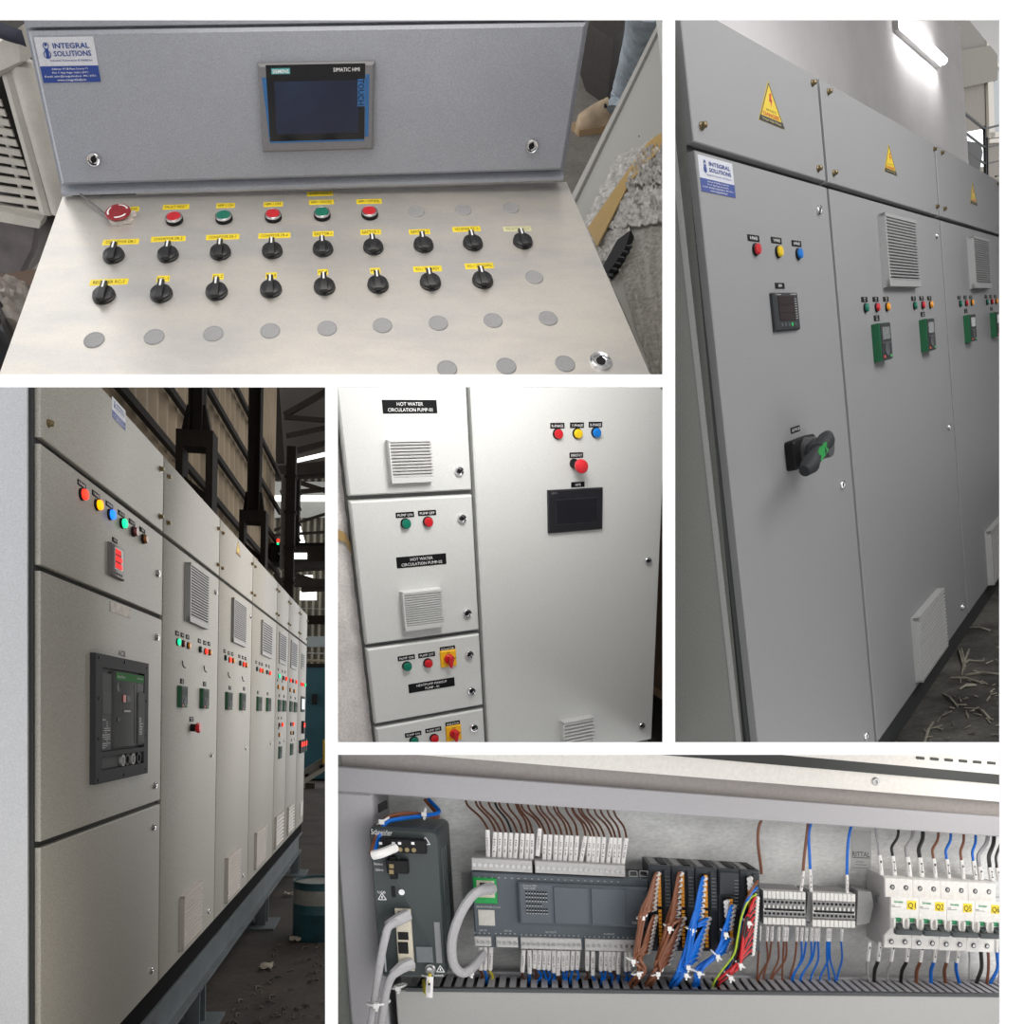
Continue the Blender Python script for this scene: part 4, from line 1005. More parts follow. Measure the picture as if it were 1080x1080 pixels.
for i in range(26):
    for ww in (-.37, -.28):
        part('tray_slot', shared('tray_slot', BF, lambda: MB().box(-.03, .03, -.0005, .0012, -.012, .012), M_BLACK), None, tray, BF, (.35 + i * .115, FV + .0555, ww))
# ---- the hall
M_MUD = mat('brown_dirt_floor', (0.045, 0.033, 0.025), .9, cloud=.7, cloud_scale=2.5, cloud_col=(.014, .011, .010), speck=.3, speck_scale=40, bump=.5, bump_scale=30)
UFAR = 22.0
struct('floor_hall', MB().box(-.9, UFAR, FV - .05, FV, -4.0, 3.2), M_MUD, BF)
WWL = -1.5
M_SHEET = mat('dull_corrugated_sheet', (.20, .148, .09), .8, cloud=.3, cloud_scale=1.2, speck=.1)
uw1 = BF.at(290.5, 560, WWL)[0]; uw0 = BF.at(100, 430, WWL)[0]
n = 110; zz = MB(); pts = []
for i in range(n + 1):
    u = uw0 + (uw1 - uw0) * i / n
    pts.append((u, WWL + (.0 if i % 4 in (0, 3) else -.05)))
zz.add([(u, FV, w) for u, w in pts] + [(u, 8.6, w) for u, w in pts], [(i, i + 1, n + 2 + i, n + 1 + i) for i in range(n)])
struct('wall_hall_left', solid(zz, .01), M_SHEET, BF)
M_IRON = mat('dark_structural_steel', (.013, .010, .0075), .85, spec=.15, speck=.15, cloud=.3)
WG = -1.40
hallframe = thing('wall_girts', 'dark horizontal steel girts across the corrugated hall wall', 'girts', BF, (uw0, 2.5, WG))
for p in ((160, 444), (181, 409), (221, 409), (251, 409)):
    v = BF.at(*p, WG)[1]
    part('girt', MB().box(uw0 + .1, uw1, v - .035, v + .035, WG - .05, WG), M_IRON, hallframe, BF)
WC = -1.0
def colm(label, xs, xb, yb, yl):
    """shaft above, bracket, two laced legs below, standing in front of the wall and facing down the hall"""
    xc = (xb[0] + xb[1]) / 2
    u = BF.at(xc, yb[0], WC)[0]; Z = BF.P(u, 2, WC)[1]
    m = lambda px: px / FPX * Z
    vb1, vb0 = BF.at(xc, yb[0], WC)[1], BF.at(xc, yb[1], WC)[1]
    c = thing('lattice_column', label, 'column', BF, (u, FV, WC), 'steel columns along the hall wall')
    hs, hb = m(xs) / 2, m(xb[1] - xb[0]) / 2
    A = (u, 0, WC)
    part('shaft', MB().box(-.03, .03, vb1 - .02, 8.4, -hs, hs).box(-.07, .07, vb1, 8.4, -hs, -hs * .8).box(-.07, .07, vb1, 8.4, hs * .8, hs), M_IRON, c, BF, A)
    part('bracket', MB().box(-.08, .08, vb0, vb1, -hb, hb), M_IRON, c, BF, A)
    for s in (-1, 1):
        part('gusset', MB().loft([[(-.04, vb1, s * hs), (-.04, vb1, s * hb * .8), (-.04, vb1 + .22, s * hs * 1.3), (-.04, vb1 + .22, s * hs)][::s], [(.04, vb1, s * hs), (.04, vb1, s * hb * .8), (.04, vb1 + .22, s * hs * 1.3), (.04, vb1 + .22, s * hs)][::s]]), M_IRON, c, BF, A)
        part('leg', MB().box(-.08, .08, FV, vb0, *sorted((s * hb * .62, s * hb))), M_IRON, c, BF, A)
    v = vb0 - .25
    while v > 0.3:
        part('lacing', MB().bar((0, v, -hb * .7), (0, v - hb * 1.1, hb * .7), .04, .05), M_IRON, c, BF, A)
        part('lacing', MB().bar((0, v - hb * 1.1, hb * .7), (0, v - hb * 2.2, -hb * .7), .04, .05), M_IRON, c, BF, A)
        v -= hb * 2.2
colm('dark lattice steel column rising behind the second workshop cabinet', 14, (189.5, 226.5), (457, 475), 540)
colm('dark lattice steel column rising behind the fourth workshop cabinet', 12.5, (254.5, 281.5), (540, 553), 600)
HE = Fr().axes(BF.P(14.0 / 1.3, 0, 0), BF.en, BF.ev, -BF.eu)
hp = lambda pts, d=0.0: [HE.at(x, y, d)[:2] for x, y in pts]
def hquad(x0, x1, y0, y1, d=0.0): return hp([(x0, y0), (x1, y0), (x1, y1), (x0, y1)], d)
M_FARW = mat('grey_beige_cladding', (.17, .155, .12), .8, cloud=.3, cloud_scale=.8, speck=.1)  # plain grey-beige sheet colour
zz = MB(); pts = []
ua, ub_ = HE.at(262, 560, -5)[0], HE.at(420, 560, -5)[0]
n = 90
for i in range(n + 1):
    pts.append((ua + (ub_ - ua) * i / n, -5 + (.0 if i % 4 in (0, 3) else -.12)))
zz.add([(u, -1, w) for u, w in pts] + [(u, 10.0, w) for u, w in pts], [(i, i + 1, n + 2 + i, n + 1 + i) for i in range(n)])
struct('wall_hall_end', solid(zz, .02), M_FARW, HE)
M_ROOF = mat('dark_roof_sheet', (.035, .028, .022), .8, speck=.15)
rf = MB().loft([[tuple(HE.Mi @ (BF.P(*p) - HE.o)) for p in ((-.5, 8.6, -1.6), (-.5, 8.65, -1.6), (-.5, 9.65, 4.0), (-.5, 9.6, 4.0))], [tuple(HE.Mi @ (BF.P(*p) - HE.o)) for p in ((14, 8.6, -1.6), (14, 8.65, -1.6), (14, 9.65, 4.0), (14, 9.6, 4.0))]])
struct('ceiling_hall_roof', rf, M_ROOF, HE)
E_SKY = mat('daylight_panel', (.8, .85, .85), .5, emit=(1, .98, .93), emit_s=1.6, speck=.02)
E_SKY2 = mat('hazy_daylight_panel', (.22, .22, .20), .5, emit=(.85, .9, .9), emit_s=.06, speck=.1, speck_scale=4)
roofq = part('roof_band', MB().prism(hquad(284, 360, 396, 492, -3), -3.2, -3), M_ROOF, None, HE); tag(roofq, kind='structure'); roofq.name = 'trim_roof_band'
for k, q in enumerate([hp([(309, 485.5), (352, 475.5), (352, 479.5), (309, 489)], -2.9), hquad(286, 352, 523, 529, -4.8), hp([(315, 548), (322, 573), (312.5, 574), (312.5, 560)], -4.8), hquad(311.5, 325.5, 586.5, 592.5, 0), hquad(317, 330, 607, 613, -4.8), hquad(316.5, 334, 624, 633, -4.8), hquad(318, 332, 617, 620, -4.8)]):
    s_ = solo('daylight_panel', MB().prism(q, 0, .05), E_SKY, HE, ['long bright skylight strip under the dark roof', 'bright window band high on the far hall wall', 'bright triangular gap in the far hall wall', 'bright panel just below the crane girder', 'small bright roof panel above the far cabinets, upper one', 'bright square roof panel nearest above the far cabinets', 'thin bright roof panel between two brighter ones'][k], 'skylight', at=(0, 0, (-2.9, -4.8, -4.8, .26, -4.8, -4.8, -4.8)[k]))
struct('trim_window_band', MB().prism(hquad(280, 360, 508, 546, -4.95), -4.97, -4.95), E_SKY2, HE)
beams = thing('roof_trusses', 'dark steel roof trusses and bracing at the far end of the hall', 'truss', HE, (0, 3, 0))
for (x0, y0, x1, y1, t) in ((284, 500, 360, 492, .22), (300, 503, 360, 500, .10), (300, 520, 360, 515, .08), (304, 505, 350, 520, .08), (300, 438, 350, 410, .10), (300, 440, 350, 444, .08), (302, 460, 350, 450, .08), (303, 478, 350, 466, .1), (286, 560, 350, 540, .05), (300, 600, 360, 596, .14), (300, 606, 345, 590, .08), (296, 614, 360, 616, .16), (318, 622, 360, 620, .1), (290, 605, 312, 640, .1), (326, 596, 350, 566, .1), (303, 604, 330, 612, .08), (296, 488, 290, 408, .14), (284, 565, 360, 560, .05)):
    a, b = HE.at(x0, y0, -2.5), HE.at(x1, y1, -2.5)
    part('truss_member', MB().bar(a, b, t, t), M_IRON, beams, HE)
gird = thing('crane_girder', 'dark overhead crane girder spanning the hall above the far cabinets', 'crane girder', HE, (HE.at(315, 593)[0], HE.at(315, 593)[1], 0))
part('girder_beam', MB().prism(hquad(286, 362, 577.5, 594), -.4, .2, .02), M_IRON, gird, HE)
part('girder_rail', MB().prism(hquad(286, 362, 573.5, 576), -.3, .1), M_IRON, gird, HE)
part('signal_lamp', MB().prism(hquad(294, 296.6, 571.5, 574.5), .21, .26), E_RED, gird, HE); part('signal_lamp', MB().prism(hquad(294, 296, 575.3, 577), .21, .26), E_GRN, gird, HE)
for lab, x0, x1, y0, y1, m, d in (('dark square hall column beside the lattice columns', 302.5, 308.5, 470, 640, M_IRON, .4), ('thin dark hall column right of the square one', 310, 314.5, 505, 580, M_IRON, .1), ('pale grey vertical pipe beside the dark hall columns', 296.8, 300.6, 500, 600, plain('pale_grey_pipe', (.16, .16, .15)), .3)):
    a, b = HE.at(x0, y0, d), HE.at(x1, y1, d)
    cc = thing('hall_column', lab, 'column', HE, (a[0], b[1], d))
    part('shaft', MB().box(0, b[0] - a[0], 0, a[1] - b[1], -.2, 0), m, cc, HE, (a[0], b[1], d))
    for k in range(4): part('cleat', MB().box(-.02, b[0] - a[0] + .02, 0, .03, -.2, .02), m, cc, HE, (a[0], b[1] + (a[1] - b[1]) * (.15 + .22 * k), d))
for lab, q, m, d in (('pale horizontal pipe crossing beyond the far cabinets, upper one', (316, 362, 641, 643.5), plain('pale_pipe', (.40, .40, .38)), .3), ('dark duct behind the end of the cabinet row', (318, 362, 649, 658), M_IRON, .2), ('pale blue panel band behind the end of the cabinet row', (322, 362, 671, 682), plain('pale_blue_panel', (.36, .42, .44)), .1), ('pale pipe below the pale blue band', (324, 362, 688, 690.5), plain('pale_pipe', (.40, .40, .38)), .1), ('beige pipe just above the teal machine', (324, 362, 695, 699), plain('beige_pipe', (.32, .28, .2)), .1)):
    b = hquad(*q, d)
    nm = 'panel_band' if 'panel' in lab else ('duct' if 'duct' in lab else 'pipe')
    if nm == 'pipe':
        v = (b[0][1] + b[2][1]) / 2; solo(nm, MB().tube([(b[0][0], v, d), (b[1][0], v, d)], abs(b[0][1] - b[2][1]) / 2, 8), m, HE, lab, 'pipe')
    else: solo(nm, MB().prism(b, d - .1, d, .01), m, HE, lab, 'duct' if nm == 'duct' else 'panel')
teal = thing('teal_machine', 'tall teal painted machine guard beyond the end of the cabinet row', 'machine', HE, HE.at(338, 870, -1.5))
part('guard_panel', MB().prism(hquad(318, 366, 703, 822, -1.5), -2, -1.5, .02), mat('teal_paint', (.012, .065, .085), .5, cloud=.3, cloud_scale=2), teal, HE)
part('seam', MB().prism(hquad(318, 366, 700, 703.5, -1.5), -2, -1.45), M_IRON, teal, HE)
part('handle', MB().prism(hquad(329, 335, 732, 743, -1.5), -1.49, -1.4, .02), M_BLACK, teal, HE)
part('base', MB().prism(hquad(318, 366, 822, 890, -1.5), -2, -1.55), M_IRON, teal, HE)
conv = thing('conveyor_frame', 'grey diagonal conveyor side rail beside the far end of the cabinets', 'conveyor', HE, HE.at(332, 830, .3))
part('side_rail', MB().prism(hp([(319, 812), (360, 787), (360, 799), (319, 826)], .3), .25, .4, .01), plain('conveyor_grey', (.20, .20, .19)), conv, HE)
part('rail_flange', MB().prism(hp([(319, 822), (360, 798), (360, 802), (319, 828)], .3), .2, .5), plain('conveyor_pale', (.36, .34, .30)), conv, HE)
for x in (324, 339): part('bolt', MB().cyl(0, 0, .4, .44, .035, 8), M_BLACK, conv, HE, (*HE.at(x, 826 - (x - 319) * .62 - 5, .4)[:2], 0))
part('support', MB().prism(hquad(322, 332, 826, 862, .3), .2, .3), plain('brown_support', (.05, .035, .022)), conv, HE)
yel = solo('yellow_post', MB().prism(hquad(340.5, 360, 780, 806, .6), .5, .6), plain('safety_yellow', (.5, .33, .02)), HE, 'yellow safety post at the right edge of the hall', 'post')
# drum on the floor
def floorpx(x, y):
    r = ray((x, y)); nn = np.cross(BF.en, BF.eu)
    o_ = BF.P(0, FV, 0); t = (o_ @ nn) / (r @ nn)
    return tuple(BF.Mi @ (r * t - BF.o))
def stand_up(mb):
    mb.v = [(p[0] / 1.3, p[2], -p[1]) for p in mb.v]; return mb
f0 = floorpx(336, 988); f1 = floorpx(309, 982)
dp = BF.P(*f0); R = 27 / FPX * dp[1]; Hh = 62 / FPX * dp[1]
drum = thing('steel_drum', 'battered teal drum with a pale band standing on the dirt floor', 'drum', BF, f0)
part('shell', stand_up(MB().lathe(0, 0, [(R * .97, 0), (R, .01), (R, Hh * .45), (R * 1.02, Hh * .47), (R, Hh * .5), (R, Hh * .97), (R * 1.03, Hh * .98), (R * 1.03, Hh), (R * .97, Hh), (R * .96, Hh * .95)], 28)), mat('teal_drum_paint', (.015, .07, .09), .5, cloud=.6, cloud_scale=6, cloud_col=(.01, .025, .03)), drum, BF, f0)
part('pale_band', stand_up(MB().lathe(0, 0, [(R * 1.004, Hh * .62), (R * 1.006, Hh * .63), (R * 1.006, Hh * .86), (R * 1.004, Hh * .87)], 28)), mat('worn_white_band', (.24, .23, .2), .6, cloud=.6, cloud_scale=5, cloud_col=(.05, .08, .09)), drum, BF, f0)
part('lid', stand_up(MB().cyl(0, 0, Hh * .93, Hh * .955, R * .955, 28)), mat('grey_drum_contents', (.19, .20, .19), .5, cloud=.4, cloud_scale=9), drum, BF, f0)
lit = MB(); rnd = random.Random(9)
for i in range(260):
    x = rnd.uniform(235, 350); y = rnd.uniform(880, 1085)
    if y < 1030 - 1.1 * (x - 230) + 40: continue
    p = V3(*floorpx(x, y)); ang = rnd.uniform(0, 6.28); l = rnd.uniform(.01, .04)
    lit.tube([tuple(p), tuple(p + V3(math.cos(ang) * l * .5, .01, math.sin(ang) * l * .5)), tuple(p + V3(math.cos(ang + .6) * l, .004, math.sin(ang + .6) * l))], rnd.uniform(.0015, .005), 4)
tag(solo('floor_litter', lit, mat('mixed_litter', (.10, .085, .07), .8, cloud=.9, cloud_scale=3, cloud_col=(.025, .02, .02)), BF, 'scraps and wire ends strewn over the dirt floor of the hall', 'litter'), kind='stuff')
for k, (x, y) in enumerate(((305, 945), (312, 993), (281, 1022))):
    p = floorpx(x, y)
    solo('plastic_scrap', solid(grid(5, 4, lambda s, t: ((s - .5) * .055, .01 + .02 * rnd.random() * 1, (t - .5) * .06)), .003), plain('white_plastic_scrap', (.3, .27, .22)), BF, ['crumpled white scrap near the drum beside the stand leg', 'pale twisted scrap on the floor in front of the drum', 'small pale scrap lying alone on the open dirt floor'][k], 'scrap', at=p)

# ================================================================== 4. PUMP PANEL (centre)
MF = Fr().quad((367.8, 526.5), (698.6, 509), (689.7, 713), (395.6, 766.3), w=1.0)
M_MP = mat('pale_grey_powder_coat', (0.62, 0.625, 0.61), 0.45, speck=0.07, speck_scale=420, bump=0.14, bump_scale=500)
M_MGAP = plain('grey_rebate', (0.10, 0.105, 0.10), .7)
M_VW = plain('white_vent_plastic', (0.62, 0.62, 0.61), .5)
mW_ = MF.W
us = (MF.at(500.2, 519.6)[0] + MF.at(512, 745)[0]) / 2            # seam between the two columns of doors
vtop = MF.at(430, 385)[1]; vbot = MF.at(687, 779)[1]
s1, s2, s3 = MF.at(434, 523)[1], MF.at(447, 674.5)[1], MF.at(454, 755.7)[1]
panel_c = thing('pump_control_panel', 'pale grey pump control panel with a tall door and four small doors', 'control panel', MF, (mW_ / 2, vbot - .05, -.03))
part('body', MB().box(.0, mW_, vbot - .05, vtop, -.055, -.018), M_MGAP, panel_c, MF)
part('plinth', MB().box(.0, mW_ - .02, vbot - .12, vbot - .051, -.055, -.03), M_GAP, panel_c, MF)
gp = .007
doors = [(s1 + gp, vtop - .01), (s2 + gp, s1 - gp), (s3 + gp, s2 - gp), (s3 - .33, s3 - gp)]
for a, b in doors:
    part('small_door', MB().slab(.002, us - gp, a, b, -.018, 0, .004), M_MP, panel_c, MF)
part('tall_door', MB().slab(us + .003, mW_, vbot, vtop - .01, -.018, 0.004, .004), M_MP, panel_c, MF)
def mrect(q, w=0.0): return uvrect(MF, q, w)
def nameplate(q, s):
    u0, u1, w0, w1 = mrect(q)
    legend(panel_c, MF, ((u0 + u1) / 2, (w0 + w1) / 2, 0), u1 - u0, w1 - w0, s, name='name_plate', th=.54)
nameplate(((403, 421.3), (460.7, 422.2), (460.7, 436.5), (403.5, 435.6)), 'HOT WATER\nCIRCULATION PUMP-01')
nameplate(((417.8, 588.3), (470.2, 583), (470.7, 594.2), (418.7, 600)), 'HOT WATER\nCIRCULATION PUMP-02')
nameplate(((430.7, 721.9), (479.3, 714), (479.3, 722.4), (431.3, 732)), 'HEATPUMP MAKEUP\nPUMP - 01')
for q, n in ((((410, 464.8), (455.7, 463.9), (457, 508.3), (413, 509.6)), 11), (((424.5, 626), (466.5, 620.6), (468.3, 660.7), (427.5, 666)), 14)):
    u0, u1, w0, w1 = mrect(q, .018)
    grille(panel_c, MF, u0, u1, w0, w1, 0, .02, n, M_VW, M_SLOT if n == 11 else plain('vent_slot_grey', (.12, .12, .12)), .13, 'louvre' if n == 11 else 'rib', 'fan_grille')
u0, u1, w0, w1 = mrect(((592, 762), (624.5, 756), (627, 812), (595, 820)), .02)
grille(panel_c, MF, u0, u1, w0, w1, .004, .022, 15, M_VW, plain('vent_slot_grey', (.12, .12, .12)), .06, 'rib', 'filter_grille')
for p, m, q, s in (((427.6, 552), M_GREEN, (427, 543), 'PUMP ON'), ((451, 550), M_RED, (450.4, 541), 'PUMP OFF'), ((428.9, 702.3), M_GREEN, (428.5, 693.7), 'PUMP ON'), ((451, 699), M_DRED2 if False else M_RED, (450, 690.6), 'PUMP OFF'), ((436.3, 781), M_GREEN, (435.7, 774.3), 'PUMP ON'), ((457.6, 778.2), M_RED, (457, 769.6), 'PUMP OFF')):
    lamp(panel_c, MF, MF.at(*p), .0130, m, name='push_button')
    legend(panel_c, MF, MF.at(*q), .052, .0145, s)
for p, m, q, s in (((587.8, 457.4), M_RED, (587.8, 449), 'R-PHASE'), ((608.5, 457), M_YELLOW, (608.5, 448.5), 'Y-PHASE'), ((628.1, 456), M_BLUE, (628, 447.8), 'B-PHASE')):
    lamp(panel_c, MF, MF.at(*p, .004), .0138, m)
    legend(panel_c, MF, MF.at(*q, .004), .046, .0155, s)
legend(panel_c, MF, MF.at(607.8, 480, .004), .046, .0155, 'EMERGENCY')
legend(panel_c, MF, MF.at(609.4, 511, .004), .046, .0155, 'HMI')
a = MF.at(605, 488.7, .004)
es = part('emergency_stop', MB().cyl(0, 0, 0, .028, .014, 18, .002), M_BLACK, panel_c, MF, a)
part('mushroom_head', MB().lathe(0, 0, [(.012, .026), (.0195, .034), (.0205, .041), (.0185, .047), (.012, .050), (.002, .051)], 22), plain('bright_red_plastic', (.60, .02, .03), .3), es, MF, a)
for p in ((484, 496.7), (486.9, 546.7), (492.4, 646.5), (494.6, 690), (496.7, 728.5), (499.3, 767.2)): lock(panel_c, MF, MF.at(*p), .0135, ang=.3)
for p in ((683, 591.3), (676.3, 765)): lock(panel_c, MF, MF.at(*p, .004), .0135, ang=.3)
for p, q in (((472.4, 694), (471.9, 684)), ((478, 772.6), (477.4, 763))):
    a = MF.at(*p)
    sw = part('isolator_switch', MB().slab(-.025, .025, -.026, .026, 0, .006, .002), plain('isolator_yellow', (.85, .45, .01)), panel_c, MF, a, 'yellow square isolator plate with a red knob')
    part('knob_ring', MB().cyl(0, 0, .006, .014, .0155, 18, .002), M_RED, sw, MF, a)
    part('knob_grip', MB().prism([(-.0055, .013), (.0055, .013), (.0065, -.010), (.002, -.024), (-.002, -.024), (-.0065, -.010)], .013, .024, .002), plain('bright_red_plastic', (.60, .02, .03), .3), sw, MF, a)
    part('lettering', MB().join(text('ON', .0055), (0, .0195, .0064)).join(text('OFF', .0055), (.018, -.001, .0064)), M_BTEXT, sw, MF, a)
    legend(panel_c, MF, MF.at(*q), .048, .0145, 'ISOLATOR')
u0, u1, w0, w1 = mrect(((578.5, 517.6), (636, 514.3), (635.6, 558), (578.9, 563)), .012)
hm = part('touch_panel', MB().slab(u0, u1, w0, w1, .004, .014, .003), plain('hmi_black', (.010, .010, .014), .35), panel_c, MF, label='black framed touch panel, switched off')
W, H = u1 - u0, w1 - w0
part('screen', MB().box(u0 + W * .13, u1 - W * .12, w0 + H * .20, w1 - H * .22, .014, .0145), mat('black_screen', (.006, .006, .010), .2, speck=.05), hm, MF)
fr_ = MB()
for a0, a1, b0, b1 in ((.125, .885, .195, .205), (.125, .885, .775, .785), (.125, .132, .195, .785), (.878, .885, .195, .785)): fr_.box(u0 + W * a0, u0 + W * a1, w0 + H * b0, w0 + H * b1, .014, .0148)
part('screen_edge', fr_, plain('hmi_edge', (.035, .035, .045), .3), hm, MF)
part('lettering', text('DELTA', H * .04, W * .1), plain('grey_print2', (.3, .3, .3)), hm, MF, (u0 + W * .1, w1 - H * .06, .0146))
# wrapped neighbour on the left, timber on the right
M_FOAM = mat('white_foam_wrap', (0.72, 0.68, 0.66), 0.6, speck=.12, speck_scale=160, cloud=.16, cloud_scale=9, bump=.9, bump_scale=110)
fo = thing('foam_wrapped_panel', 'panel wrapped in white foam sheet along the left of the pump control panel', 'packing', MF, (0, vbot - .1, -.05))
FW = -.035
rnd = random.Random(21)
def fo_fn(s, t):
    y = 396 + 420 * t
    x = 352.5 + (372 - 352.5 + (y - 408) * .115) * s
    a = MF.at(x, y, FW)
    return (a[0], a[1], FW + rnd.uniform(-.004, .004))
part('foam_sheet', solid(grid(8, 50, fo_fn), .012), M_FOAM, fo, MF)
tp = []
a_ = [MF.at(*p, FW + .006)[:2] for p in ((354, 557), (364, 562), (372, 578), (371, 586), (364, 572), (354, 568))]
part('brown_tape', MB().prism(a_, FW + .004, FW + .007), mat('brown_packing_tape', (.38, .25, .09), .3, speck=.1), fo, MF)
tb = [MF.at(*p, -.16)[:2] for p in ((684, 480), (704.2, 480), (704.2, 733), (684, 720))]
solo('timber_board', MB().prism(tb, -.20, -.16), mat('dark_brown_timber', (.16, .10, .06), .6, cloud=.4, cloud_scale=6, stretch=(6, 6, 1)), MF, 'dark brown timber board behind the right edge of the pump panel', 'board')
tb = [MF.at(*p, -.15)[:2] for p in ((684, 720), (704.2, 733), (704.2, 742), (684, 729))]
solo('timber_skirting', MB().prism(tb, -.19, -.15), plain('light_timber', (.24, .15, .09)), MF, 'lighter timber skirting strip beneath the brown board', 'skirting')
tb = [MF.at(*p, -.21)[:2] for p in ((655, 700), (704.2, 728), (704.2, 830), (655, 830))]
struct('floor_centre', MB().prism(tb, -.28, -.21), plain('dark_room_floor', (.02, .018, .015), .8), MF)

# ================================================================== 5. CONTROLLER AND BREAKERS INSIDE AN ENCLOSURE (lower right)
BR = Fr().quad((380, 836.6), (1040, 881.5), (1035, 1048.8), (395.5, 1042.1), w=0.70)
VH = BR.H
BR.en = nrm(BR.en * .3 - nrm(ray((690, 850))) * .7); BR.fin()      # depth direction of the devices
WPL = -.085
M_DUCT = mat('grey_duct_pvc', (0.36, 0.35, 0.365), .5, speck=.03)
M_DUCTL = mat('light_grey_duct_pvc', (0.40, 0.395, 0.38), .5, speck=.03)
M_GALV = mat('galvanised_plate', (0.80, 0.80, 0.78), 0.45, metal=.1, cloud=.22, cloud_scale=14, cloud_col=(.62, .62, .61), speck=.10, speck_scale=160, stretch=(1, 1, 2.5))
M_TAUPE = plain('taupe_shadow_tone', (.33, .30, .285), .5)
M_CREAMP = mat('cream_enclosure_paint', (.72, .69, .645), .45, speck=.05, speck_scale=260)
M_RUB = plain('black_rubber_and_void', (.014, .016, .014), .5)
bx2 = lambda x, y, w=0.0: BR.at(x, y, w)
uL, uR = bx2(352, 815)[0], bx2(1100, 960)[0]
enc = thing('steel_enclosure', 'cream steel enclosure with galvanised mounting plate holding the controller', 'enclosure', BR, ((uL + uR) / 2, -.06, WPL))
part('mounting_plate', MB().box(bx2(420, 960, WPL)[0] - .05, uR + .05, -.12, VH + .004, WPL - .004, WPL), M_GALV, enc, BR)
vd1 = bx2(700, 834.3)[1]; vt1 = bx2(750, 820, -.012)[1]; vc1 = bx2(840, 808.5, .012)[1]; vg1 = bx2(840, 797.5, .02)[1]
YCL = 788.0
def band(v0, v1, w0, w1):
    """strip from v0 to v1 ending at the partition above"""
    def py(u, v):
        p = BR.P(u, v, w1); return PY - FPX * p[2] / p[1]
    us_ = [uL + (uR - uL) * i / 40 for i in range(41)]
    lo, hi = [], []
    for u in us_:
        if py(u, v0) <= YCL: continue
        v = v1
        if py(u, v) < YCL:
            a_, b_ = v0, v1
            for _ in range(30):
                m_ = (a_ + b_) / 2
                if py(u, m_) > YCL: a_ = m_
                else: b_ = m_
            v = a_
        lo.append((u, v0)); hi.append((u, v))
    return MB().prism(lo + hi[::-1], w0, w1)
part('top_recess', band(vd1 - .003, vt1 + .006, -.02, -.012), M_TAUPE, enc, BR)  # recess strip with its shadow painted in as darker taupe
part('top_flange', band(vt1, vc1, .004, .012), M_CREAMP, enc, BR)
part('door_gasket', band(vc1, vg1, .010, .016), M_RUB, enc, BR)
part('top_edge', band(vg1, vg1 + .05, .012, .018), M_CREAMP, enc, BR)
for i in range(7):
    x = 966 + i * 15
    a, b = bx2(x, 797.6 + (x - 966) * .07, .018), bx2(x + 9, 801.5 + (x - 966) * .07, .018)
    part('slot', MB().prism(rrect(a[0], b[0], b[1], a[1], .0012, 2), .0178, .0186), M_RUB, enc, BR)
a = bx2(923.5, 824.3, .012)
part('flange_screw', MB().lathe(0, 0, [(.0045, 0), (.0045, .001), (.0035, .002), (.002, .002), (.0018, .0008)], 14), M_STEEL, enc, BR, a)
# left side: vertical duct and darker door edge
vdl = thing('vertical_cable_duct', 'grey slotted cable duct standing upright at the left of the enclosure', 'cable duct', BR, bx2(385, 1060))
ul0, ul1 = bx2(360.5, 960)[0], bx2(408, 960, 0)[0] - .006
part('duct_cover', MB().slab(ul0, ul1, -.12, VH, -.01, .0, .002), M_DUCT, vdl, BR)
part('duct_side', MB().box(ul1 - .004, ul1, -.12, VH, WPL, -.01), M_DUCT, vdl, BR)
for i in range(4):
    part('duct_slot', MB().box(ul1 - .0005, ul1 + .0012, VH - .02 - i * .016, VH - .012 - i * .016, -.07, -.025), M_RUB, vdl, BR)
part('door_edge', MB().prism([bx2(*p, -.004)[:2] for p in ((351.5, 792), (358, 792), (360, 836), (382, 1110), (351.5, 1110))], -.012, -.004), plain('green_grey_edge', (.17, .18, .16)), enc, BR)
ud = thing('upper_cable_duct', 'smooth grey cable duct running along the top of the enclosure', 'cable duct', BR, ((uL + uR) / 2, VH, WPL))
part('duct_cover', MB().slab(uL, uR, VH, vd1, -.06, 0, .0012), M_DUCT, ud, BR)
part('duct_void', MB().box(ul1, uR, VH - .001, VH + .012, WPL, -.0605), M_RUB, ud, BR)  # solid near-black fill painting the shade inside the upper duct
ld = thing('lower_cable_duct', 'light grey slotted cable duct running along the bottom of the enclosure', 'cable duct', BR, ((uL + uR) / 2, -.06, WPL))
ldl = bx2(428, 1045)[0]
part('duct_cover', MB().slab(bx2(418, 1060)[0], uR, -.13, -.002, -.004, 0, .0012), M_DUCTL, ld, BR)
part('cover_lip', MB().box(ldl, uR, -.003, .0005, -.006, .001), M_KEY, ld, BR)
part('duct_void', MB().box(ldl, uR, -.13, -.006, -.062, -.0045), M_RUB, ld, BR)  # near-black block standing for the shade between the fingers
part('rear_rail', MB().box(ldl, uR, -.004, .0025, -.066, -.055), M_DUCT, ld, BR)
nf = int((uR - ldl) / .0112)
for i in range(nf):
    part('duct_finger', shared('duct_finger', BR, lambda: MB().box(0, .0066, -.003, 0, -.056, -.004), M_DUCT), None, ld, BR, (ldl + .002 + i * .0112, 0, 0))
rail = thing('mounting_rail', 'grey steel mounting rail behind the terminal blocks', 'rail', BR, bx2(850, 958, WPL + .01))
q = bx2(850, 938, WPL + .012)[1]; q2 = bx2(850, 976, WPL + .012)[1]
part('rail_strip', MB().box(bx2(480, 950)[0], uR, q2 + .004, q, WPL, WPL + .010), M_STEEL, rail, BR)
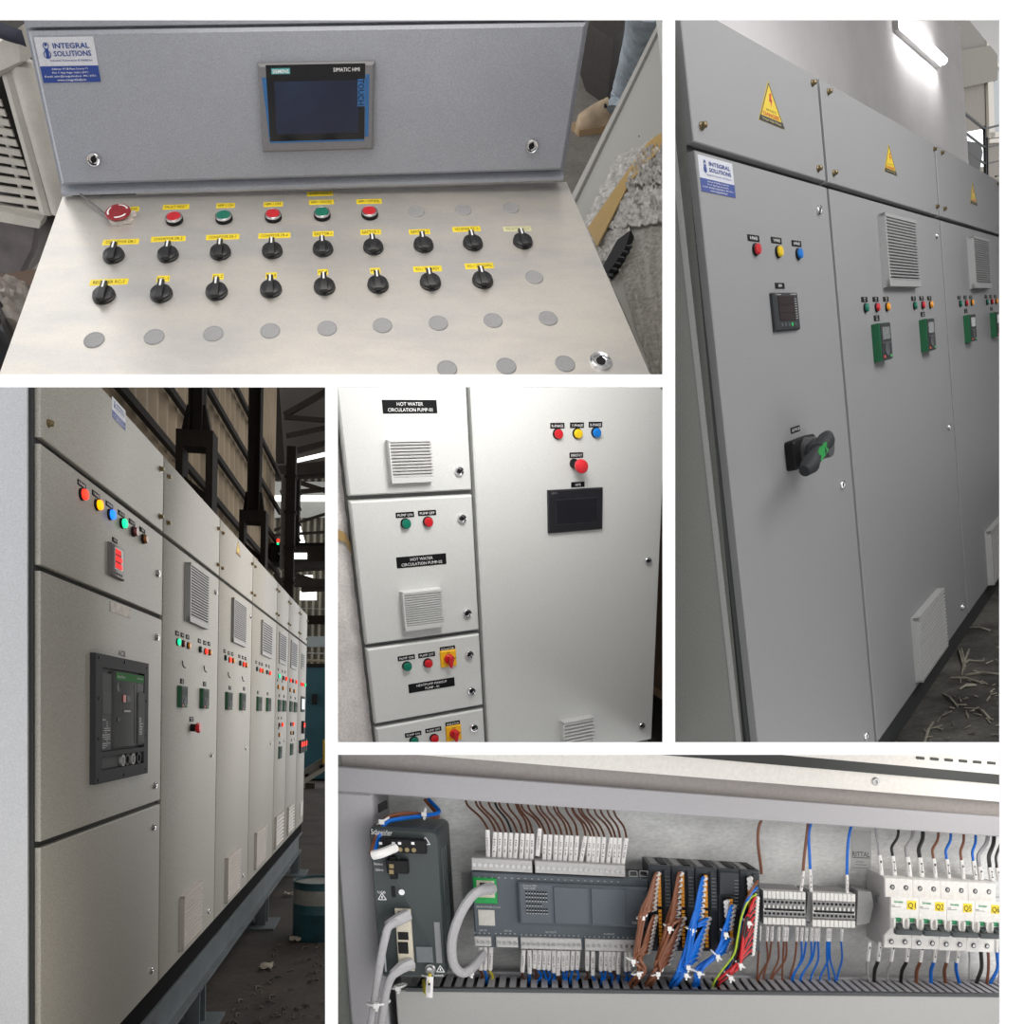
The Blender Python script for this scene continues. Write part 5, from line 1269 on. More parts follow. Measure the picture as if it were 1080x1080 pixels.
# ---- gateway switch
def wmatch(pf, pb, wb):
    lo, hi = wb, .12
    t = BR.at(*pb, wb)[0]
    for _ in range(40):
        m = (lo + hi) / 2
        if BR.at(*pf, m)[0] > t: lo = m
        else: hi = m
    return (lo + hi) / 2
M_SW = mat('dark_teal_grey_case', (.034, .044, .046), .42, speck=.06)
wS = .022
u0, u1, w0, w1 = uvrect(BR, ((390.5, 872), (464.5, 875), (468.5, 1031.5), (399, 1031)), wS)
gw = thing('network_gateway', 'dark green grey network gateway box with ethernet ports at the left', 'gateway', BR, ((u0 + u1) / 2, w0, WPL))
part('case', MB().prism(rrect(u0, u1, w0, w1, .006), -.075, wS, .003), M_SW, gw, BR)
for i in range(3): part('side_rib', MB().box(u1 - .0003, u1 + .0012, w0 + .02, w1 - .02, wS - .022 - i * .016, wS - .018 - i * .016), M_SW, gw, BR)
def sp(x, y, d=0.0): return BR.at(x, y, wS + d)
def sbox(name, x0, x1, y0, y1, d0, d1, m, label=None, par=None):
    a, b = sp(x0, y0, d1), sp(x1, y1, d1)
    return part(name, MB().slab(0, b[0] - a[0], 0, a[1] - b[1], d0, d1, min(.0008, (d1 - d0) / 3)), m, par or gw, BR, (a[0], b[1], wS), label)
c1 = sbox('power_connector', 400.5, 449, 884, 901, 0, .012, M_BLACK)
for i in range(4): part('terminal_screw', MB().cyl(0, 0, 0, .001, .0022, 8), M_BRASS, c1, BR, sp(415 + i * 7.2, 895.6 + i * .3, .012))
for i in range(4): part('marker', MB().box(-.0014, .0014, -.0012, .0012, 0, .0006), M_WTEXT, c1, BR, sp((401.5, 415, 421.5, 435.5)[i], 889.4, .012))
c2 = sbox('alarm_connector', 407, 430, 907, 922, 0, .012, M_BLACK)
sbox('alarm_connector_tab', 410, 418.5, 903.5, 927.5, 0, .008, M_BLACK)
for i in range(2): part('terminal_screw', MB().box(-.002, .002, -.002, .002, 0, .001), M_BRASS, c2, BR, sp(413, 913.5 + i * 6, .012))
sbox('usb_port', 412.6, 417.4, 935, 946.3, 0, .001, M_BLACK)
a = sp(423.7, 941); part('reset_hole', MB().lathe(0, 0, [(.0028, 0), (.0028, .0006), (.0011, .0006), (.001, .0001)], 14), M_WTEXT, gw, BR, a)
M_RJ = plain('cream_port_metal', (.55, .50, .40), .4)
c3 = sbox('ethernet_ports', 416, 437, 958.5, 1024.5, 0, .004, M_RJ, 'cream metal ethernet port column')
for y0, y1 in ((961, 963.5), (983, 991.5), (993.5, 1006)): sbox('port_opening', 419.5, 431, y0, y1, .004, .0048, M_BLACK, None, c3)
sbox('grey_label', 438.5, 457, 998.5, 1015.5, 0, .0006, plain('slate_label', (.14, .155, .165)))
sbox('side_label', 457.5, 466.5, 972.5, 1016, 0, .0006, plain('grey_label_metal', (.22, .225, .23)))
sbox('blank_label', 402.8, 407.8, 982, 1025, 0, .0006, plain('pale_label', (.55, .58, .6)))
a = sp(454, 1022.3); part('earth_screw', MB().lathe(0, 0, [(.0052, 0), (.0052, .0015), (.0036, .003), (.0030, .005), (.0008, .0056)], 14), M_STEEL, gw, BR, a)
m = MB()
for s, x, y, h_, w_ in (('Schneider', 402.5, 877.5, .005, .019), ('Electric', 404, 880.3, .002, .013), ('Status', 399, 911, .0024, .008), ('GAlrm', 400, 917.3, .0024, .007), ('USB', 402.5, 941, .0024, .007), ('Power', 424, 906.5, .0022, .007), ('Thin', 447.5, 1029.3, .0024, .006), ('Switch', 462, 1028.6, .0026, .010)):
    a = sp(x, y, .0006); m.join(text(s, h_, w_), a)
for x, y, r_ in ((449, 888, .0045), (403, 946.5, .0042), (464.5, 1022.8, .0042)):
    a = sp(x, y, .0006); t3 = [(a[0] + r_ * math.cos(math.radians(90 + 120 * k)), a[1] + r_ * math.sin(math.radians(90 + 120 * k))) for k in range(3)]
    for k in range(3): m.bar((*t3[k], a[2]), (*t3[(k + 1) % 3], a[2]), .0007, .0004)
    m.box(a[0] - .0005, a[0] + .0005, a[1] - .001, a[1] + .0015, a[2] - .0002, a[2] + .0002)
part('lettering', m, M_WTEXT, gw, BR)
# ---- wires
ORD = ['first', 'second', 'third', 'fourth', 'fifth', 'sixth', 'seventh', 'eighth', 'ninth', 'tenth', 'eleventh', 'twelfth', 'thirteenth', 'fourteenth', 'fifteenth', 'sixteenth', 'seventeenth', 'eighteenth', 'nineteenth', 'twentieth',
       'twenty-first', 'twenty-second', 'twenty-third', 'twenty-fourth', 'twenty-fifth', 'twenty-sixth']
def wire(name, label, px, r, m, group, ws=None, cat='wire', sleeve=None, n=5, nseg=6):
    """px: [(x, y, w)] pixels with their distance from the duct face; sleeve: [(x, y, w), (x, y, w), radius, material]"""
    pts = [BR.at(*p) for p in px]
    o = pts[0]
    o_ = tag(part(name, MB().tube(spline([(p[0] - o[0], p[1] - o[1], p[2] - o[2]) for p in pts], n), r, nseg), m, None, BR, o), label, cat, group)
    if sleeve:
        a, b = BR.at(*sleeve[0]), BR.at(*sleeve[1])
        sl = part('marker_sleeve', MB().tube([(0, 0, 0), tuple(V3(*b) - V3(*a))], sleeve[2], 8), sleeve[3], o_, BR, a)
        if len(sleeve) > 4:
            d = V3(*b) - V3(*a); L = float(np.linalg.norm(d)); e = d / L
            nrm_ = V3(0, 0, 1); t = text(sleeve[4], sleeve[2] * .75, L * .5)
            side = np.cross(nrm_, e)
            t.v = [tuple(d * .5 + e * q[0] + side * q[1] + nrm_ * (sleeve[2] * 1.04)) for q in t.v]
            part('marking', t, M_BTEXT, sl, BR, a)
    return o_
M_BRN = plain('brown_wire', (.20, .07, .032), .4); M_DBRN = plain('dark_brown_wire', (.11, .038, .018), .4)
M_BLUW = plain('blue_wire', (.0, .14, .60), .4); M_BLKW = plain('black_wire', (.012, .012, .012), .4)
M_GRYW = plain('grey_wire_pvc', (.36, .35, .36), .5); M_REDW = plain('red_wire', (.62, .015, .02), .4)
M_YGW = plain('yellow_green_wire', (.40, .55, .03), .4); M_SLV = plain('white_sleeve', (.78, .76, .74), .5)
M_TIE = plain('white_tie', (.80, .79, .77), .4); M_CAT = plain('grey_cable', (.40, .39, .40), .45)
M_BOOT = plain('grey_boot', (.38, .37, .38), .35)
def tie(x, y, w, rr, label, ang=0.0):
    a = BR.at(x, y, w)
    ca, sa = math.cos(ang), math.sin(ang)
    pts = []
    for k in range(17):
        t = 2 * math.pi * k / 16
        lx, lz = math.cos(t) * rr, math.sin(t) * rr * .9
        pts.append((lx * ca, lx * sa, lz))
    th = thing('cable_tie', label, 'cable tie', BR, a)
    part('strap', MB().tube(pts, .0011, 6), M_TIE, th, BR, a)
    part('tie_head', MB().box(-.0023, .0023, -.0022, .0022, rr * .7, rr * .9 + .003).box(-.0010, .0010, -.0055, -.0022, rr * .8, rr * .9 + .0015), M_TIE, th, BR, a)
    return th
tie_r = .0095
# ethernet cables and the two-colour feed on the gateway
e = wS
c = wire('ethernet_cable', 'grey ethernet cable from the upper gateway port hanging down to the left', [(424, 969, e + .01), (411, 976, e + .022), (406, 990, e + .024), (401, 1015, e + .022), (396, 1050, e + .016), (389, 1092, e + .01)], .0036, M_CAT, 'grey ethernet cables', cat='cable', nseg=10)
part('plug', MB().tube([BR.at(430, 965, e + .004), BR.at(420, 970, e + .012), BR.at(409, 976, e + .021)], [.0062, .0058, .0044], 8), M_BOOT, c, BR, (0, 0, 0))
c = wire('ethernet_cable', 'grey ethernet cable from the lower gateway port hanging down', [(430, 1020, e + .01), (416, 1027, e + .02), (409, 1040, e + .02), (405, 1060, e + .016), (400, 1092, e + .01)], .0036, M_CAT, 'grey ethernet cables', cat='cable', nseg=10)
part('plug', MB().tube([BR.at(434, 1016, e + .004), BR.at(424, 1020, e + .012), BR.at(414, 1028, e + .02)], [.0062, .0058, .0044], 8), M_BOOT, c, BR, (0, 0, 0))
tie(399, 1057, e + .012, .0105, 'white cable tie round the two hanging ethernet cables', .1)
tie(421, 1040, .0, .007, 'white cable tie at the lower corner of the gateway', .3)
wire('feed_wire', 'blue feed wire looping over the top left of the gateway', [(452, 843, -.055), (463, 856, -.04), (448, 860, -.02), (425, 863, .0), (408, 867, .01), (402, 878, .02), (393, 903, .03)], .0021, M_BLUW, 'wires feeding the gateway')
wire('feed_wire', 'brown feed wire looping over the top left of the gateway', [(448, 843, -.055), (462, 861, -.045), (446, 859, -.022), (425, 858, -.004), (406, 864, .006), (398, 880, .02), (391, 902, .03)], .0021, M_BRN, 'wires feeding the gateway')
tie(404, 866, .008, .0065, 'white cable tie at the bend of the gateway feed wires', .6)
tie(448, 858, -.02, .0055, 'white cable tie on the gateway feed wires near the plate', 1.4)
s_ = solo('ferrule_sleeve', MB().tube(spline([(0, 0, 0), tuple(V3(*BR.at(402, 900, e + .03)) - V3(*BR.at(393, 902, e + .03))), tuple(V3(*BR.at(417, 894, e + .016)) - V3(*BR.at(393, 902, e + .03)))], 4), .0042, 8), M_SLV, BR, 'white marker sleeve on the gateway power connector', 'sleeve', at=BR.at(393, 902, e + .03))
wire('earth_wire', 'short yellow earth wire below the gateway earth screw', [(453.5, 1028, e + .005), (452.5, 1036, e + .012), (449, 1048, e + .004), (446.5, 1034, -.02)], .0018, plain('yellow_wire', (.62, .52, .03), .4), None, sleeve=[(453.5, 1030, e + .009), (452.5, 1052, e + .014), .0034, M_SLV, 'E'])
# ---- programmable controller
M_PLC = mat('slate_controller_case', (.075, .090, .105), .48, speck=.05)
M_PLCD = mat('slate_controller_door', (.085, .100, .117), .42, speck=.05)
M_TB = plain('grey_terminal_block', (.42, .41, .40), .5)
wP = -.012
u0, u1, w0, w1 = uvrect(BR, ((497, 919), (686, 927.5), (684, 1003), (501, 999)), wP)
plc = thing('programmable_controller', 'slate grey programmable controller with white sleeved wires along top and bottom', 'controller', BR, ((u0 + u1) / 2, w0, WPL))
part('case', MB().slab(u0, u1, w0, w1, -.075, wP, .0015), M_PLC, plc, BR)
def pp(x, y, d=0.0): return BR.at(x, y, wP + d)
def prect(q, d): return uvrect(BR, q, wP + d)
def pbox(name, q, d0, d1, m, par=None, c=.0008, label=None):
    r = prect(q, d1)
    return part(name, MB().slab(0, r[1] - r[0], 0, r[3] - r[2], d0, d1, min(c, (d1 - d0) / 3)), m, par or plc, BR, (r[0], r[2], wP), label), r
def tblock(q, n, d=.004, hole_y=.45):
    o_, r = pbox('terminal_strip', q, -.05, d, M_TB)
    W, H = r[1] - r[0], r[3] - r[2]
    for i in range(n):
        part('terminal_screw', shared(('plc_screw', d), BR, lambda: MB().lathe(0, 0, [(.0020, 0), (.0020, .0006), (.0014, .0006), (.0012, .0001)], 10), M_STEEL), None, o_, BR, (r[0] + W * (i + .5) / n, r[2] + H * hole_y, wP + d))
tblock(((496.8, 904.5), (561, 908), (561.5, 921), (497.5, 917.5)), 11)
tblock(((564, 908.2), (659.5, 912.5), (659.3, 924.6), (564.5, 921.3)), 17)
tblock(((500, 987.8), (518, 988.3), (518, 998.5), (500.3, 998)), 3)
tblock(((523, 988.3), (546.3, 988.8), (546.3, 999.8), (523.3, 999.2)), 4)
tblock(((549, 988.9), (613.5, 990.3), (613, 1002.3), (549.3, 1000.8)), 12)
tblock(((617, 990.4), (670, 991.8), (669.6, 1003.8), (617, 1002.6)), 9)
dr, r = pbox('front_door', ((546.5, 930.5), (684, 936), (684, 979), (547.5, 974.5)), 0, .006, M_PLCD, c=.002)
W, H = r[1] - r[0], r[3] - r[2]
D0 = (r[0], r[2], wP)
for k, (a0, a1) in enumerate(((.265, .53), (.55, .82))):
    part('door_flap', MB().slab(W * a0, W * a1, H * .05, H * .93, .006, .0075, .0006), M_PLCD, dr, BR, D0)
leds = MB()
for row, nn in ((0, 8), (1, 8), (2, 8), (3.2, 6), (4.4, 8), (5.2, 8)):
    for k in range(nn): leds.box(W * (.055 + .021 * k), W * (.067 + .021 * k), H * (.76 - .092 * row), H * (.80 - .092 * row), .006, .0066)
part('status_lights', leds, M_BLACK, dr, BR, D0)
leds2 = MB()
for row, nn in ((0, 8), (1, 8), (2, 8), (3.2, 6), (4.4, 8), (5.2, 8)):
    for k in range(nn): leds2.box(W * (.057 + .021 * k), W * (.066 + .021 * k), H * (.735 - .092 * row), H * (.757 - .092 * row), .006, .0064)
leds2.join(text('Modicon M221', H * .05, W * .10), (W * .09, H * .93, .0065)).join(text('TM221CE40R', H * .05, W * .09), (W * .085, H * .865, .0065)).join(text('Schneider', H * .07, W * .09, bold=.01), (W * .91, H * .13, .0065))
part('lettering', leds2, M_CAP if False else plain('pale_grey_print', (.45, .46, .46)), dr, BR, D0)
gpb, r = pbox('network_port', ((498.8, 925.5), (524, 926.5), (524, 953.5), (500, 952.5)), 0, .003, plain('port_green', (.0, .28, .05)), label='bright green network port frame')
pbox('port_metal', ((502.5, 928.5), (521.5, 929.3), (521.5, 947), (503, 946.3)), .003, .004, M_RJ, gpb)
pbox('port_opening', ((506, 931), (518, 931.6), (518, 944), (506.5, 943.4)), .004, .0045, M_BLACK, gpb)
pbox('blank_label', ((504.3, 959.5), (521.8, 960), (521.8, 976.5), (504.8, 976)), 0, .0005, plain('cream_label', (.48, .46, .42)))
m = MB()
for (x0, x1, y) in ((501, 518, 982), (523, 548, 982.5), (550, 612, 984), (617, 668, 986)):
    k = 0
    while x0 + k < x1:
        a = pp(x0 + k, y + .02 * k + 2, .0004); m.box(a[0] - .0006, a[0] + .0006, a[1] - .0005, a[1] + .0005, a[2] - .0002, a[2]); k += 5
    a = pp((x0 + x1) / 2, y - .8, .0004); m.join(text('24V IN' if x1 < 560 else 'OUTPUTS', .002), a)
a = pp(515, 956.5, .0004); m.join(text('00:80:F4:0B:C2:41', .002, .024), a)
for x in range(505, 655, 7):
    a = pp(x, 925 + (x - 505) * .035, .0004); m.box(a[0] - .001, a[0] + .001, a[1] - .0003, a[1] + .0003, a[2] - .0002, a[2])
for x0 in (667, 678):
    a = pp(x0 + 1, 921.5, .0004)
    for q in ((-.0045, .0045, -.003, -.0026), (-.0045, .0045, .0026, .003), (-.0045, -.0041, -.003, .003), (.0041, .0045, -.003, .003)): m.box(a[0] + q[0], a[0] + q[1], a[1] + q[2], a[1] + q[3], a[2] - .0002, a[2])
part('printed_marks', m, plain('pale_grey_print', (.45, .46, .46)), plc, BR)
c = wire('patch_cable', 'thick grey network cable looping from the green controller port', [(516, 938, wP + .012), (507, 939, .012), (497, 946, .02), (485, 965, .026), (477, 990, .026), (478, 1015, .022), (487, 1026, .014), (498, 1021, .004), (510, 1006, -.02)], .0047, M_CAT, None, cat='cable', nseg=10)
part('plug', MB().tube([BR.at(519, 937, wP + .004), BR.at(512, 938, wP + .014), BR.at(503, 941, .010)], [.0062, .0062, .005], 8), M_BOOT, c, BR, (0, 0, 0))
tie(498, 1024, .0, .006, 'white cable tie where the thick grey network cable bends upward', 1.2)
# wires along the top and bottom of the controller
tops = [185, 222, 252, 282, 313, 343, 377, 407, 435, 472, 507, 536, 570, 598, 628, 657, 686, 723, 760, 785, 810, 840, 875, 905, 930, 960]
rnd = random.Random(31)
GT = 'brown wires along the top of the controller'
for i, zx in enumerate(tops):
    x = 480 + zx / 5.4
    tilt = {0: -1.2, 17: 3.5, 22: 2.5, 25: 2.5}.get(i, rnd.uniform(0, 1.4))
    yb = 904.5 + (x - 516) * .047 - (4 if i == 9 else 0)
    L = 27 + (2 if i in (0, 9) else 0)
    s0, s1_ = (x - tilt * .4, yb, -.022), (x + tilt * .8 + .8, yb - L, -.028)
    xs = x - 12 - (10 if i < 9 else 6) * (1 - (i % 9) / 9) + rnd.uniform(-2, 2)
    ytop = 846 + (xs - 520) * .068
    wire('signal_wire', 'brown wire with white sleeve, %s from the left along the controller top' % ORD[i], [(xs, ytop - 3, -.05), (xs + 3, ytop + 6, -.047), ((xs + s1_[0]) / 2 + 4, (ytop + s1_[1]) / 2 + 2, -.04), (s1_[0], s1_[1] - 2, -.03), (s1_[0] - .2, s1_[1] + 4, -.028)], .0013, M_DBRN if i % 4 else M_BLKW if i == 4 else M_DBRN, GT,
         sleeve=[s1_, s0, .0024, M_SLV, ('I0.%d' % i if i not in (0, 9) else '24VDC')])
GB = 'wires along the bottom of the controller'
bots = [(143, 500, 0), (172, 500, 0), (205, 500, 0), (390, 512, 0), (423, 520, 0), (455, 490, 0), (483, 497, 0), (510, 497, 0), (535, 500, 0), (563, 515, 0), (592, 530, 0), (617, 505, 0), (642, 500, 0), (672, 500, 0), (702, 497, 0), (752, 502, 0), (785, 530, 0), (832, 505, 0), (860, 503, 0), (883, 510, 0), (908, 500, 0), (935, 522, 0), (975, 508, 0), (998, 505, 0)]
for i, (zx, zy, _) in enumerate(bots):
    x, yb = 480 + zx / 5.4, 930 + zy / 5.4
    yt = 1000 + (x - 505) * .022 - (2 if i < 3 else 0)
    lean = rnd.uniform(-1.5, .4)
    mm = M_BLUW if i > 3 and i % 5 else M_DBRN
    if i == 2: mm = plain('yellow_wire', (.62, .52, .03), .4)
    wire('output_wire', {0: 'brown wire under the left end of the controller', 1: 'blue wire under the left end of the controller', 2: 'yellow wire under the left end of the controller'}.get(i, ('%s wire with white sleeve, %s from the left under the controller' % ('blue' if mm is M_BLUW else 'brown', ORD[i]))),
         [(x + lean, yb - 3, -.03), (x + lean, yb + 2, -.032), (x + lean + rnd.uniform(-1, 3), (yb + 1036) / 2, -.036), (x + rnd.uniform(-4, 4), 1037, -.038), (x + rnd.uniform(-4, 4), 1046, -.04)], .0014, M_BLUW if i == 1 else mm, GB,
         sleeve=[(x, yt, -.022), (x + lean, yb, -.027), .0024, M_SLV, '24VDC' if i < 5 else 'Q0.%d' % i])
# ---- expansion modules
M_MOD = mat('charcoal_module_case', (.032, .037, .044), .45, speck=.05)
M_ORG = plain('orange_clamp', (.65, .26, .02), .4)
mx = [686.3, 710.7, 735.7, 760, 783, 805]
mods = []
mlab = ['charcoal input module with brown wires, next to the controller', 'charcoal input module with brown wires, second from the controller', 'charcoal output module with the large blue wire fan', 'charcoal output module with the small blue wire bunch', 'charcoal end module with red and black wires']
for i in range(5):
    x0, x1 = mx[i] + .5, mx[i + 1] - .4
    yt = 912.3 + (x0 - 686) * .053
    u0, u1, w0, w1 = uvrect(BR, ((x0, yt), (x1, yt + 1.2), (x1 - 3.2 - i * .8, 1003.5), (x0 - 3 - i * .8, 1003)), wP)
    md = thing('expansion_module', mlab[i], 'module', BR, ((u0 + u1) / 2, w0, WPL), 'expansion modules beside the controller')
    mods.append(md)
    part('case', MB().slab(u0, u1, w0, w1, -.072, wP, .001), M_MOD, md, BR)
    W, H = u1 - u0, w1 - w0
    for k in range(2): part('top_vent', MB().box(u0 + W * (.12 + .45 * k), u0 + W * (.42 + .45 * k), w1 - .0004, w1 + .0009, -.065, -.02), plain('pale_vent_line', (.25, .25, .25)) if k == 0 else M_BLACK, md, BR)
    if i != 3:
        for a0, a1 in ((.54, .93), (.06, .51)):
            cn = part('plug_connector', MB().box(u0 + W * .30, u0 + W * .62, w0 + H * a0, w0 + H * a1, wP, wP + .005), M_BLACK, md, BR)
            for k in range(10):
                part('clamp_button', shared(('clamp_button', round(H, 3)), BR, lambda: MB().box(-W * .07, W * .07, -H * .016, H * .016, 0, .0022), M_ORG), None, cn, BR, (u0 + W * .42, w0 + H * (a0 + (a1 - a0) * (k + .5) / 10), wP + .005))
        part('status_strip', MB().box(u0 + W * .68, u0 + W * .96, w0 + H * .5, w0 + H * .96, wP, wP + .0015), M_MOD, md, BR)
    else:
        part('front_cap', MB().slab(u0 + W * .02, u0 + W * .96, w0 + H * .70, w0 + H * .97, wP, wP + .006, .001), M_MOD, md, BR)
        for a0, a1 in ((.40, .66), (.10, .36)):
            cn = part('plug_connector', MB().box(u0 + W * .2, u0 + W * .62, w0 + H * a0, w0 + H * a1, wP, wP + .005), M_BLACK, md, BR)
            for k in range(6): part('clamp_button', MB().box(-W * .07, W * .07, -H * .016, H * .016, 0, .0022), M_ORG, cn, BR, (u0 + W * .55, w0 + H * (a0 + (a1 - a0) * (k + .5) / 6), wP + .005))
    m = MB()
    for k in range(9): m.box(u0 + W * .72, u0 + W * .92, w0 + H * (.54 + .042 * k), w0 + H * (.548 + .042 * k), wP + .0015 if i != 3 else wP + .006, wP + .0019 if i != 3 else wP + .0064)
    part('printed_marks', m, plain('dim_print', (.20, .21, .21)), md, BR)
def fan(label, group, starts, gath, exit_, cols, r=.00165, seed=1, bulge=9):
    """a laced fan of wires: from the clamps, curving to the lacing points and down into the duct"""
    rn = random.Random(seed)
    for i, (x, y) in enumerate(starts):
        gs = [g for g in gath if g[1] > y + 6]
        px_ = [(x + 1.5, y + .3, wP + .006), (x - 1.5, y + 1, wP + .016)]
        if gs:
            g = gs[0]
            mid = ((x + g[0]) / 2 - 1.0, (y + g[1]) / 2 - 1.0 + bulge * .15, wP + .024 - rn.uniform(0, .004))
            px_.append(mid)
            for g in gs:
                j = rn.uniform(-g[2], g[2]) * 1.35
                px_.append((g[0] + j, g[1] + rn.uniform(-1, 1), wP + .020 + rn.uniform(-.010, .008)))
        px_.append((exit_[0] + rn.uniform(-exit_[2], exit_[2]), exit_[1], -.010 - rn.uniform(0, .022)))
        px_.append((exit_[0] - 2 + rn.uniform(-exit_[2], exit_[2]), exit_[1] + 8, -.02 - rn.uniform(0, .02)))
        mm, lab = cols[i % len(cols)] if isinstance(cols[0], tuple) else (cols[i % len(cols)], label)
        wire('bundle_wire', lab % ORD[i], px_, r, mm, group, n=4, sleeve=[(x + 2.6, y + .1, wP + .004), (x - .3, y + .7, wP + .011), r * 1.5, M_SLV])
def seg(p, q, n): return [(p[0] + (q[0] - p[0]) * i / (n - 1), p[1] + (q[1] - p[1]) * i / (n - 1)) for i in range(n)]
Zp = lambda x, y: (660 + x / 7.2, 900 + y / 7.2)
fan('brown wire, %s from the top in the fan on the first expansion module', 'brown fan on the first module', seg(Zp(235, 155), Zp(205, 420), 9) + seg(Zp(215, 480), Zp(165, 745), 10), [(*Zp(125, 475), 2.4), (*Zp(95, 800), 3.2), (*Zp(120, 890), 3.5)], (*Zp(60, 980), 4), [M_BRN], seed=41)
fan('brown wire, %s from the top in the fan on the second expansion module', 'brown fan on the second module', seg(Zp(410, 155), Zp(385, 495), 9) + seg(Zp(430, 495), Zp(325, 830), 10), [(*Zp(325, 560), 2.6), (*Zp(255, 830), 3.2), (*Zp(238, 895), 3.5)], (*Zp(175, 990), 4), [M_BRN], seed=42)
fan('blue wire, %s from the top in the large fan on the third expansion module', 'large blue fan on the third module', seg(Zp(590, 190), Zp(565, 520), 9) + seg(Zp(620, 495), Zp(535, 810), 10), [(*Zp(500, 575), 2.6), (*Zp(440, 850), 3.4), (*Zp(420, 905), 3.6)], (*Zp(365, 990), 4.5), [M_BLUW], seed=43)
fan('blue wire, %s from the top in the small bunch on the fourth module', 'small blue bunch on the fourth module', seg(Zp(810, 400), Zp(785, 570), 6) + seg(Zp(790, 650), Zp(750, 750), 6), [(*Zp(745, 600), 2.0), (*Zp(690, 770), 2.2), (*Zp(560, 885), 3.0)], (*Zp(530, 985), 4), [M_BLUW], seed=44)
RB = [(M_REDW, 'red wire, %s from the top in the bundle on the end module'), (M_BLKW, 'black wire, %s from the top in the bundle on the end module')]
fan('', 'red and black bundle on the end module', seg(Zp(985, 340), Zp(950, 760), 18), [(*Zp(915, 520), 2.0), (*Zp(850, 830), 3.0), (*Zp(790, 905), 3.0)], (*Zp(700, 990), 4), RB, r=.0017, seed=45)
wire('earth_wire', 'yellow and green earth wire beside the red and black bundle', [(*Zp(990, 310), wP + .008), (*Zp(930, 360), wP + .02), (*Zp(880, 480), wP + .026), (*Zp(850, 640), wP + .026), (*Zp(820, 770), wP + .026), (*Zp(730, 890), wP + .022), (*Zp(670, 980), -.005), (*Zp(655, 1040), -.02)], .0012, M_YGW, None)
wire('signal_wire', 'single blue wire at the top of the red and black bundle', [(*Zp(995, 260), wP + .006), (*Zp(950, 310), wP + .018), (*Zp(905, 400), wP + .020), (*Zp(880, 500), wP + .016), (*Zp(860, 640), wP + .010), (*Zp(800, 820), wP + .008), (*Zp(700, 985), -.02)], .0016, M_BLUW, None)
wire('signal_wire', 'single brown wire at the top of the red and black bundle', [(*Zp(1000, 210), wP + .006), (*Zp(960, 270), wP + .018), (*Zp(915, 360), wP + .018), (*Zp(880, 480), wP + .012), (*Zp(850, 640), wP + .008), (*Zp(790, 830), wP + .006), (*Zp(690, 985), -.022)], .0016, M_BRN, None)
for k, (x, y, n_) in enumerate(((965, 190, 3), (790, 365, 4))):
    for i in range(n_):
        solo('empty_ferrule', MB().tube([(0, 0, 0), (-.004, -.0005, .006)], .0028, 8), M_SLV, BR, ('white ferrule, %s from the top on the end module', 'white ferrule, %s from the top above the small blue bunch')[k] % ORD[i], 'ferrule', at=BR.at(*Zp(x - 14 + 2 * i, y + i * 33), wP + .005), group=('ferrules on the end module', 'ferrules on the fourth module')[k])
for x, y, a_, lab in ((122, 480, .35, 'upper cable tie on the first brown fan'), (95, 900, .3, 'lower cable tie on the first brown fan'), (52, 805, -.3, 'cable tie at the left edge of the first brown fan'), (325, 560, -.5, 'upper cable tie on the second brown fan'), (238, 900, .5, 'lower cable tie on the second brown fan'), (495, 575, -.3, 'upper cable tie on the large blue fan'), (465, 850, -.7, 'middle cable tie on the large blue fan'), (450, 910, -.6, 'lowest cable tie on the large blue fan'),
                      (750, 605, -.7, 'upper cable tie on the small blue bunch'), (687, 770, -.7, 'middle cable tie on the small blue bunch'), (548, 895, -.4, 'lowest cable tie on the small blue bunch'), (925, 520, -.5, 'upper cable tie on the red and black bundle'), (860, 835, -.6, 'middle cable tie on the red and black bundle'), (785, 930, -.7, 'lowest cable tie on the red and black bundle')):
    tie(*Zp(x, y), wP + .020, .006 if y < 700 else .0075, 'white ' + lab, a_)
